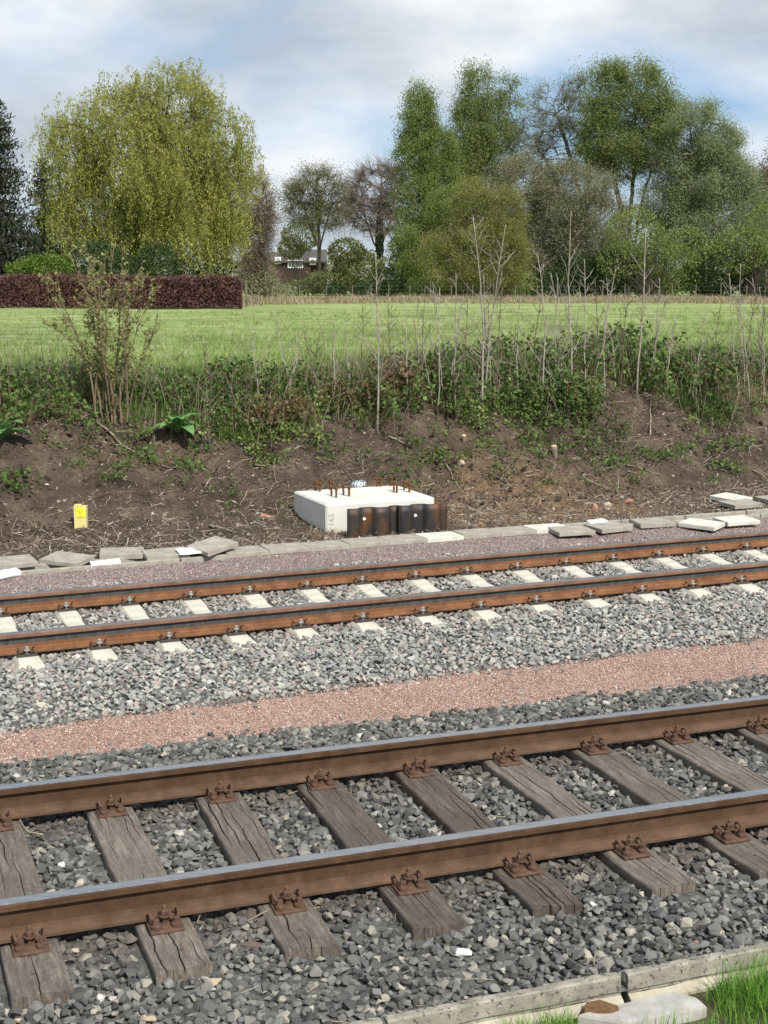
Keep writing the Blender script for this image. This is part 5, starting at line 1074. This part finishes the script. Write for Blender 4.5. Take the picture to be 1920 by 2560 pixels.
BM = [bramble_meshes(k, L_BRM) for k in range(5)]; BR = [bramble_meshes(10 + k, L_BRR) for k in range(2)]
rb2 = np.random.default_rng(17)
for k in range(46):
    s = -6.5 + 18 * (k + rb2.random()) / 46; t = front(np.array(s)) + rb2.uniform(.2, 1.0 if s < 3.5 else 1.6); red = rb2.random() < .22; c_, l_ = (BR if red else BM)[rb2.integers(0, 2 if red else 5)]
    e = empty('bramble_bush', onbank(s, t), rb2.uniform(0, 6.28), 'low arching bramble bush with reddish olive leaves on the bank' if red else 'low arching bramble bush with dark green leaves on the bank', 'bramble', 'reddish bramble bushes' if red else 'green bramble bushes'); z = rb2.uniform(.45, .85) * (1.25 if s > 3.5 else 1); e.scale = (z, z, z * rb2.uniform(.8, 1.2)); obj('canes', c_, e); obj('leaves', l_, e)
for k, (px, py, z) in enumerate(((955, 880, 1.1), (920, 860, 1.0), (1215, 830, 1.2), (1290, 800, 1.1), (1370, 790, 1.2), (1180, 870, .9), (1420, 850, 1.0), (30, 880, 1.0), (60, 920, .9), (520, 850, .9), (460, 880, .8), (830, 900, .8), (1100, 800, 1.0), (590, 850, .8))):
    c_, l_ = BM[k % 5]; e = empty('bramble_bush', ghit(px, py), k * 1.3, 'low arching bramble bush with dark green leaves on the bank', 'bramble', 'green bramble bushes'); e.scale = (z, z, z); obj('canes', c_, e); obj('leaves', l_, e)
# ---- small weeds on the soil
def weed_mesh(seed):
    r = np.random.default_rng(seed); n = 100; P = r.normal(0, 1, (n, 3)) * [.10, .10, .045] + [0, 0, .05]; P[:, 2] = np.abs(P[:, 2]); V, F = leafquads(P, .042 * r.uniform(.5, 1.5, n), r, .6, np.array([0, 0, .3])); return mk('leaves', V, F, L_BRM, attrs={'rnd': np.repeat(r.random(n), 4)})
WM = [weed_mesh(k) for k in range(4)]
for k, (px, py, z) in enumerate(((295, 985, 1.5), (265, 1010, 1.0), (320, 1000, 1.2), (195, 985, .9), (15, 1045, 1.7), (40, 1060, 1.2), (250, 1035, .8), (225, 1035, .7), (170, 1005, .8), (400, 1005, 1.3), (430, 975, 1.5), (410, 1020, 1.0), (690, 970, 1.4), (710, 990, 1.1), (790, 985, .9), (1150, 960, 1.4), (1165, 985, 1.0), (945, 985, 1.3), (920, 1000, 1.1), (1000, 990, 1.0), (1225, 1000, .8), (1320, 1005, 1.0), (1345, 1000, .9), (1390, 985, 1.2), (1420, 990, 1.3), (1440, 985, .9), (1470, 975, 1.1), (1560, 970, 1.5), (1600, 965, 1.5), (1560, 1010, 1.4), (1585, 1020, 1.0), (1540, 1040, .8), (1180, 1045, .8), (650, 1085, .7), (500, 1070, .8), (600, 1000, .9), (545, 985, 1.0), (900, 960, 1.0), (1070, 985, .8), (1480, 1000, .7), (1270, 965, .7), (840, 1035, .9))):
    e = empty('weed', ghit(px, py), k * .9, 'small leafy green weed sprouting from the bare soil', 'weed', 'weeds on the bare soil'); e.scale = (z, z, z); obj('leaves', WM[k % 4], e)
# ---- broad-leaved dock plants
L_DOCK = leafmat('dock_leaf', (.13, .27, .08), (.19, .36, .12), (.26, .42, .17), .3, 3.)
def dock_leaf(L, W):
    V, n = [], 9
    for i in range(n):
        f = i / (n - 1); w = W * math.sin(PI * min(1, f * .93 + .06)) ** .8 * .5; x = L * f; z = L * (.75 * f - .85 * f * f)
        for j in (-1, -.5, 0, .5, 1): V.append((x, w * j, z + abs(j) * w * .35 + .004 * math.sin(i * 2.1 + j * 3)))
    F = np.array([(i * 5 + j, (i + 1) * 5 + j, (i + 1) * 5 + j + 1, i * 5 + j + 1) for i in range(n - 1) for j in range(4)]); return mk('dock_leaf', np.array(V), F, L_DOCK, smooth=True, attrs={'rnd': rv.random(len(V)) * .3 + .35})
DL = [dock_leaf(.34, .18), dock_leaf(.28, .16), dock_leaf(.36, .17)]
for px, py, ang, lab in ((385, 942, (-2.9, -2.2, -1.6, -.9, -.3, .35, 1.2, 2.2, -1.25), 'broad leaved dock plant alone on the bank below the brambles'), (8, 955, (-2.5, -1.4, -.6, .3, 1.5), 'broad leaved dock plant beside a dense bramble patch')):
    e = empty('dock_plant', ghit(px, py) + np.array([0, -.04, .05]), 0, lab, 'plant')
    for k, a in enumerate(ang): o = obj('leaf', DL[k % 3], e, (0, 0, .02 * (k % 3)), rot=(0, -.12 - .2 * (k % 3), a)); o.scale = (1.25,) * 3
# ---- bare saplings
SAP = two('sapling_bark', (.20, .175, .135), (.40, .365, .305), 5, .85, .2, .004); SAPD = two('dark_sapling_bark', (.09, .07, .05), (.19, .15, .115), 5, .85, 0)
def sapling(px, py, tx, ty, r0, seed, label, group, nbr=16, mat=SAP, bl=.55, zig=.025, bend=0.):
    r = np.random.default_rng(seed); b = ghit(px, py); top = aty(tx * KD, ty * KD, b[1] + r.uniform(-.25, .25)) - b; n = 14; f = np.linspace(0, 1, n)
    P = top[None] * f[:, None] + np.cumsum(r.normal(0, zig * .5, (n, 3)), 0) * (f * (1 - f) * 4)[:, None] + np.array([bend, 0, 0]) * np.sin(f * PI)[:, None]; P[0, 2] -= .05; H_ = top[2]
    e = empty('sapling', b, 0, label, 'sapling', group); obj('stem', MB().tube(P, r0 * (1 - .75 * f) + .002, 6).mesh('stem', mat, True), e)
    p0, p1, ra, rb_ = [], [], [], []
    for k in range(nbr):
        g = r.uniform(.22, .97); c = np.array([np.interp(g, f, P[:, a]) for a in range(3)]); a = r.uniform(0, 6.28); L = bl * (1.15 - g * .8) * r.uniform(.5, 1.3) * min(1.3, H_ / 2); d = np.array([math.cos(a), .6 * math.sin(a), r.uniform(.5, 1.3)]); d /= np.linalg.norm(d); q = c
        for i in range(4):
            d = d + r.normal(0, .14, 3) + [0, 0, .10]; d /= np.linalg.norm(d); q2 = q + d * L / 4; p0.append(q); p1.append(q2); ra.append(.0058 - .001 * i); rb_.append(.0048 - .001 * i)
            if i in (1, 2) and r.random() < .6:
                d3 = d + r.normal(0, .5, 3); d3 /= np.linalg.norm(d3); p0.append(q2); p1.append(q2 + d3 * L * .3); ra.append(.0033); rb_.append(.002)
            q = q2
    V, F = segtubes(np.array(p0), np.array(p1), np.array(ra), np.array(rb_), 4); obj('branches', mk('branches', V, F, mat), e); return e
SG = 'slender bare saplings on the bank'; SL = 'slender bare sapling with few twigs among the brambles on the bank'
sapling(815, 935, 812, 545, .017, 1, 'tall straight pale bare sapling standing alone above the foundation block', None, 20)
sapling(1040, 905, 1022, 470, .018, 12, 'tall bare sapling forking low, in front of the young birch', None, 18, bend=.05); sapling(1046, 880, 1092, 485, .014, 3, 'tall bare sapling leaning outward beside the forked one', None, 14)
sapling(1237, 870, 1234, 455, .016, 4, 'tallest straight bare sapling rising from the highest bramble mound', None, 18); sapling(1375, 860, 1396, 495, .015, 5, 'tall pale bare sapling above the bramble end', None, 16)
sapling(1170, 880, 1160, 545, .015, 6, 'bare sapling crossed by a leaning pale stem', None, 16); sapling(1255, 900, 1120, 700, .015, 7, 'pale bare stem leaning diagonally across the brambles', None, 12, bl=.3)
for k, (a, b, c_, d_) in enumerate(((780, 860, 782, 650), (945, 900, 950, 620), (985, 905, 985, 590), (1000, 890, 1010, 610), (960, 890, 935, 610), (880, 880, 872, 640), (915, 890, 918, 620), (1265, 860, 1262, 560), (1305, 860, 1330, 580), (1290, 850, 1285, 600), (1410, 830, 1425, 600), (1120, 860, 1125, 640), (1075, 880, 1085, 620), (630, 880, 600, 690), (720, 880, 725, 700), (700, 890, 655, 700), (1595, 860, 1575, 590), (1620, 870, 1600, 570), (1640, 860, 1655, 580), (1655, 870, 1625, 600), (1670, 860, 1680, 580), (1590, 850, 1630, 640), (1500, 860, 1530, 660), (1330, 850, 1300, 680), (460, 900, 440, 740), (560, 880, 540, 700), (615, 870, 640, 730), (850, 880, 840, 660), (1200, 850, 1205, 600), (970, 880, 1000, 640), (1020, 880, 1060, 600), (935, 880, 900, 650), (1060, 870, 1045, 590), (1140, 850, 1170, 620), (1220, 850, 1190, 590), (1280, 850, 1310, 600), (1340, 840, 1360, 620), (1395, 840, 1440, 640), (1440, 850, 1460, 680), (1545, 860, 1560, 640), (1610, 860, 1585, 620), (760, 870, 745, 690), (675, 880, 690, 720), (1650, 850, 1640, 620), (905, 870, 890, 680))):
    sapling(a, b, c_, d_, .009 + .004 * ((k * 7) % 3) / 2, 140 + k, SL, SG, 11, SAP if k % 3 else SAPD, .5)
# dead upright bramble and weed stalks
n = 1150; s = rv.uniform(-7, 12.5, n); t = front(s) + np.abs(rv.normal(.5, .7, n)); P = onbank(s, t); d = np.stack([rv.normal(0, .35, n), rv.normal(0, .3, n), np.ones(n)], 1); L = rv.uniform(.3, 1.1, n)[:, None]; q = P + d * L * .55; q2 = q + (d + rv.normal(0, .35, (n, 3))) * L * .45
V1, F1 = segtubes(P, q, np.full(n, .005), np.full(n, .004), 3); V2, F2 = segtubes(q, q2, np.full(n, .004), np.full(n, .002), 3); tag(obj('dead_stalks', mk('dead_stalks', np.concatenate([V1, V2]), np.concatenate([F1, F2 + len(V1)]), TWIG)), 'thin dead stalks standing in the undergrowth on the bank', 'stalks', kind='stuff')
# ---- budding many-stemmed shrub
def hazel():
    r = np.random.default_rng(8); b = ghit(240, 905); e = empty('budding_shrub', b, 0, 'many stemmed budding shrub spreading upward from the bank', 'shrub'); tops = [(100, 590), (125, 640), (150, 540), (165, 600), (190, 520), (205, 560), (225, 540), (240, 590), (255, 530), (275, 545), (290, 600), (310, 560), (330, 640), (180, 660), (270, 680), (345, 700), (90, 690), (215, 620)]
    p0, p1, ra, rb_, L_ = [], [], [], [], []
    for tx, ty in tops:
        q0 = b + np.array([r.normal(0, .09), r.normal(0, .08), -.04]); T_ = aty(tx * KD, ty * KD, b[1] + r.uniform(-.5, .5)); f = np.linspace(0, 1, 13); P = q0 + (T_ - q0) * f[:, None]; P[:, 0] += (T_[0] - q0[0]) * -.18 * np.sin(f * PI); P += np.cumsum(r.normal(0, .012, (13, 3)), 0)
        R0 = r.uniform(.008, .013)
        for i in range(12):
            p0.append(P[i]); p1.append(P[i + 1]); ra.append(R0 * (1 - .8 * f[i]) + .002); rb_.append(R0 * (1 - .8 * f[i + 1]) + .002)
            if i >= 4:
                for _ in range(2):
                    if r.random() < .75:
                        d = (P[i + 1] - P[i]); d /= np.linalg.norm(d); d = d + r.normal(0, .6, 3); d /= np.linalg.norm(d); L = r.uniform(.12, .42); q = P[i]; 
                        for _k in range(3): d = d + r.normal(0, .12, 3) + [0, 0, .08]; d /= np.linalg.norm(d); q2 = q + d * L / 3; p0.append(q); p1.append(q2); ra.append(.004); rb_.append(.003); q = q2; L_.append(q)
                L_.append(P[i + 1])
    V, F = segtubes(np.array(p0) - b, np.array(p1) - b, np.array(ra), np.array(rb_), 5); obj('stems', mk('stems', V, F, two('hazel_bark', (.13, .09, .055), (.24, .18, .12), 6, .85, .2, .004)), e)
    L_ = np.array(L_) - b; N = 5200; i = r.integers(0, len(L_), N); P = L_[i] + r.normal(0, .022, (N, 3)); V, F = leafquads(P, .040 * r.uniform(.6, 1.4, N), r, .6); obj('leaves', mk('leaves', V, F, leafmat('hazel_bud', (.18, .19, .06), (.30, .31, .11), (.42, .42, .19), .4, 3.), attrs={'rnd': np.repeat(r.random(N), 4)}), e)
hazel()
# ---- sticks, stumps
STK = two('dead_wood', (.16, .125, .09), (.36, .30, .23), 12, .9, .3, .004)
def stick(a, b, r, lab, up=.02, seed=0):
    q = np.random.default_rng(seed); A, B = ghit(*a) + [0, 0, up], ghit(*b) + [0, 0, up]; f = np.linspace(0, 1, 9); P = (B - A) * f[:, None] + np.cumsum(q.normal(0, .012, (9, 3)), 0) * (f * (1 - f) * 4)[:, None]
    P[:, 2] = np.maximum(P[:, 2], groundz(P[:, 0] + A[0], P[:, 1] + A[1]) + .012 - A[2]); tag(obj('dead_branch', MB().tube(P, r * (1 - .45 * f), 6).mesh('dead_branch', STK, True), None, A), lab, 'branch')
zc = lambda x, y: (x / 1.728 / KD, (y / 1.728 + 640) / KD); ze = lambda x, y: ((x / 1.728 + 960) / KD, (y / 1.728 + 640) / KD)
for k, (a, b, r, lab) in enumerate(((zc(405, 715), zc(628, 888), .016, 'long straight pale stick lying down the bank below the budding shrub'), (zc(905, 790), zc(975, 862), .010, 'short dead stick on the bank beside the dock plant'), (zc(885, 1005), zc(975, 965), .012, 'short grey stick on the bare soil below the burrow'), (zc(630, 1250), zc(805, 1235), .010, 'thin twig on the ground behind the loose lids'), (zc(905, 1172), zc(1000, 1195), .018, 'thick dark stick on the ground near the foundation block'), (ze(258, 885), ze(330, 1012), .014, 'straight stick sloping down toward the foundation block'), (ze(430, 885), ze(600, 880), .012, 'dead branch lying level on the slope beside the block'), (ze(1005, 900), ze(1195, 950), .016, 'dark branch lying on the slope beyond the stump'), (ze(855, 955), ze(990, 1020), .012, 'pale stick on the orange earth'), (ze(520, 640), ze(660, 630), .008, 'thin pale twig under the bramble edge'), (ze(740, 700), ze(940, 770), .010, 'long thin twig above the stump'), (ze(20, 785), ze(130, 840), .016, 'stout dead branch on the soil above the foundation block'), (ze(1150, 780), ze(1152, 600), .014, 'reddish broken stalk standing on the upper bank'), (ze(1590, 930), ze(1659, 985), .012, 'pale stick at the foot of the slope by the spare lids'), (zc(1150, 1040), zc(1230, 975), .008, 'thin pale twig on the soil beside the foundation block'), (zc(1200, 900), zc(1260, 830), .012, 'curved grey root sticking out of the soil'))): stick(a, b, r, lab, seed=k)
CUT = two('fresh_cut_wood', (.46, .33, .19), (.62, .48, .31), 20, .85, .2)
def stump(px, py, r, h, lean, lab):
    b = ghit(px, py); e = empty('tree_stump', b, 0, lab, 'stump'); P = np.array([(0, 0, -.06), (lean * .3, 0, h * .4), (lean, -.02, h)]); obj('stem', MB().tube(P, [r * 1.25, r, r * .95], 9).mesh('stump', two('stump_bark', (.12, .095, .07), (.27, .23, .18), 14, .9, .4, .01), True), e); T_ = P[2] - P[1]; T_ /= np.linalg.norm(T_); obj('cut_face', MB().tube(np.array([P[2] - T_ * .01, P[2] + T_ * .004]), [r * .97, r * .93], 9).mesh('cut_face', CUT), e)
stump(*ze(738, 868), .045, .17, -.02, 'pale sawn stump standing on the slope'); stump(*ze(325, 905), .05, .06, .05, 'low sawn stump with orange cut face above the block'); stump(*ze(345, 800), .035, .09, .0, 'thin sawn stump under the saplings')
for k, (px, py, sz, mi, lab) in enumerate((ze(965, 1080) + (.16, 1, 'large orange brown boulder on the excavated earth'), ze(905, 1095) + (.22, 2, 'clump of orange clay beside the boulder'), ze(1060, 1070) + (.2, 2, 'flat clump of brown clay near the boulder'), zc(1045, 815) + (.05, 0, 'small white stone on the upper bank'), ze(505, 960) + (.09, 0, 'pale broken stone on the slope beside the block'), ze(420, 1165) + (.13, 2, 'clump of orange clay before the sheet pile'), zc(205, 990) + (.07, 0, 'pale stone on the dark bare soil'), ze(560, 930) + (.08, 0, 'whitish stone upright in the slope'))):
    o = obj('loose_stone', rockmesh('loose_stone', rv, odd_m[mi], 20, (1, .8, .6), .3), None, ghit(px, py) + [0, 0, sz * .12], rz=k); o.scale = (sz,) * 3; tag(o, lab, 'stone')
# straw litter on the dark ballast
n = 260; s = rv.uniform(-2.6, 5.5, n); t = rv.uniform(-1.15, 2.7, n); A = np.stack([*trackA(TR1, s, t), np.full(n, -.232)], 1); a = rv.uniform(0, 6.28, n); L = rv.uniform(.03, .13, n); B = A + np.stack([np.cos(a) * L, np.sin(a) * L, rv.uniform(-.01, .03, n)], 1)
V, F = segtubes(A, B, np.full(n, .0018), np.full(n, .0010), 4); tag(obj('straw_litter', mk('straw_litter', V, F, two('dead_straw', (.34, .27, .17), (.55, .47, .33), 20, .9, 0))), 'thin dead straws and twigs littering the dark ballast', 'straw', kind='stuff')
for pts_, r, lab in ((((415, 2338, 0), (418, 2300, .02), (440, 2275, .06), (478, 2262, .07)), .004, 'curled dry twig caught on a rail fastening'), (((492, 2308, 0), (505, 2275, .03), (525, 2255, .05), (560, 2247, .05)), .003, 'thin arched straw leaning against the polished rail'), (((45, 2042, .03), (58, 2065, .02), (72, 2080, 0), (108, 2086, 0)), .005, 'bent grey twig lying between timber sleepers by the rail'), (((625, 2300, 0), (650, 2285, .02), (680, 2272, .02), (712, 2258, .03)), .004, 'grey twig resting against a rusty baseplate')):
    P = np.array([at(x, y, -.20 + h * .5) for x, y, h in pts_]); f = np.linspace(0, 3, 13); Q = np.stack([np.interp(f, range(4), P[:, a]) for a in range(3)], 1)
    tag(obj('dry_twig', MB().tube(Q - Q[0], r, 5).mesh('dry_twig', STK, True), None, Q[0]), lab, 'twig')
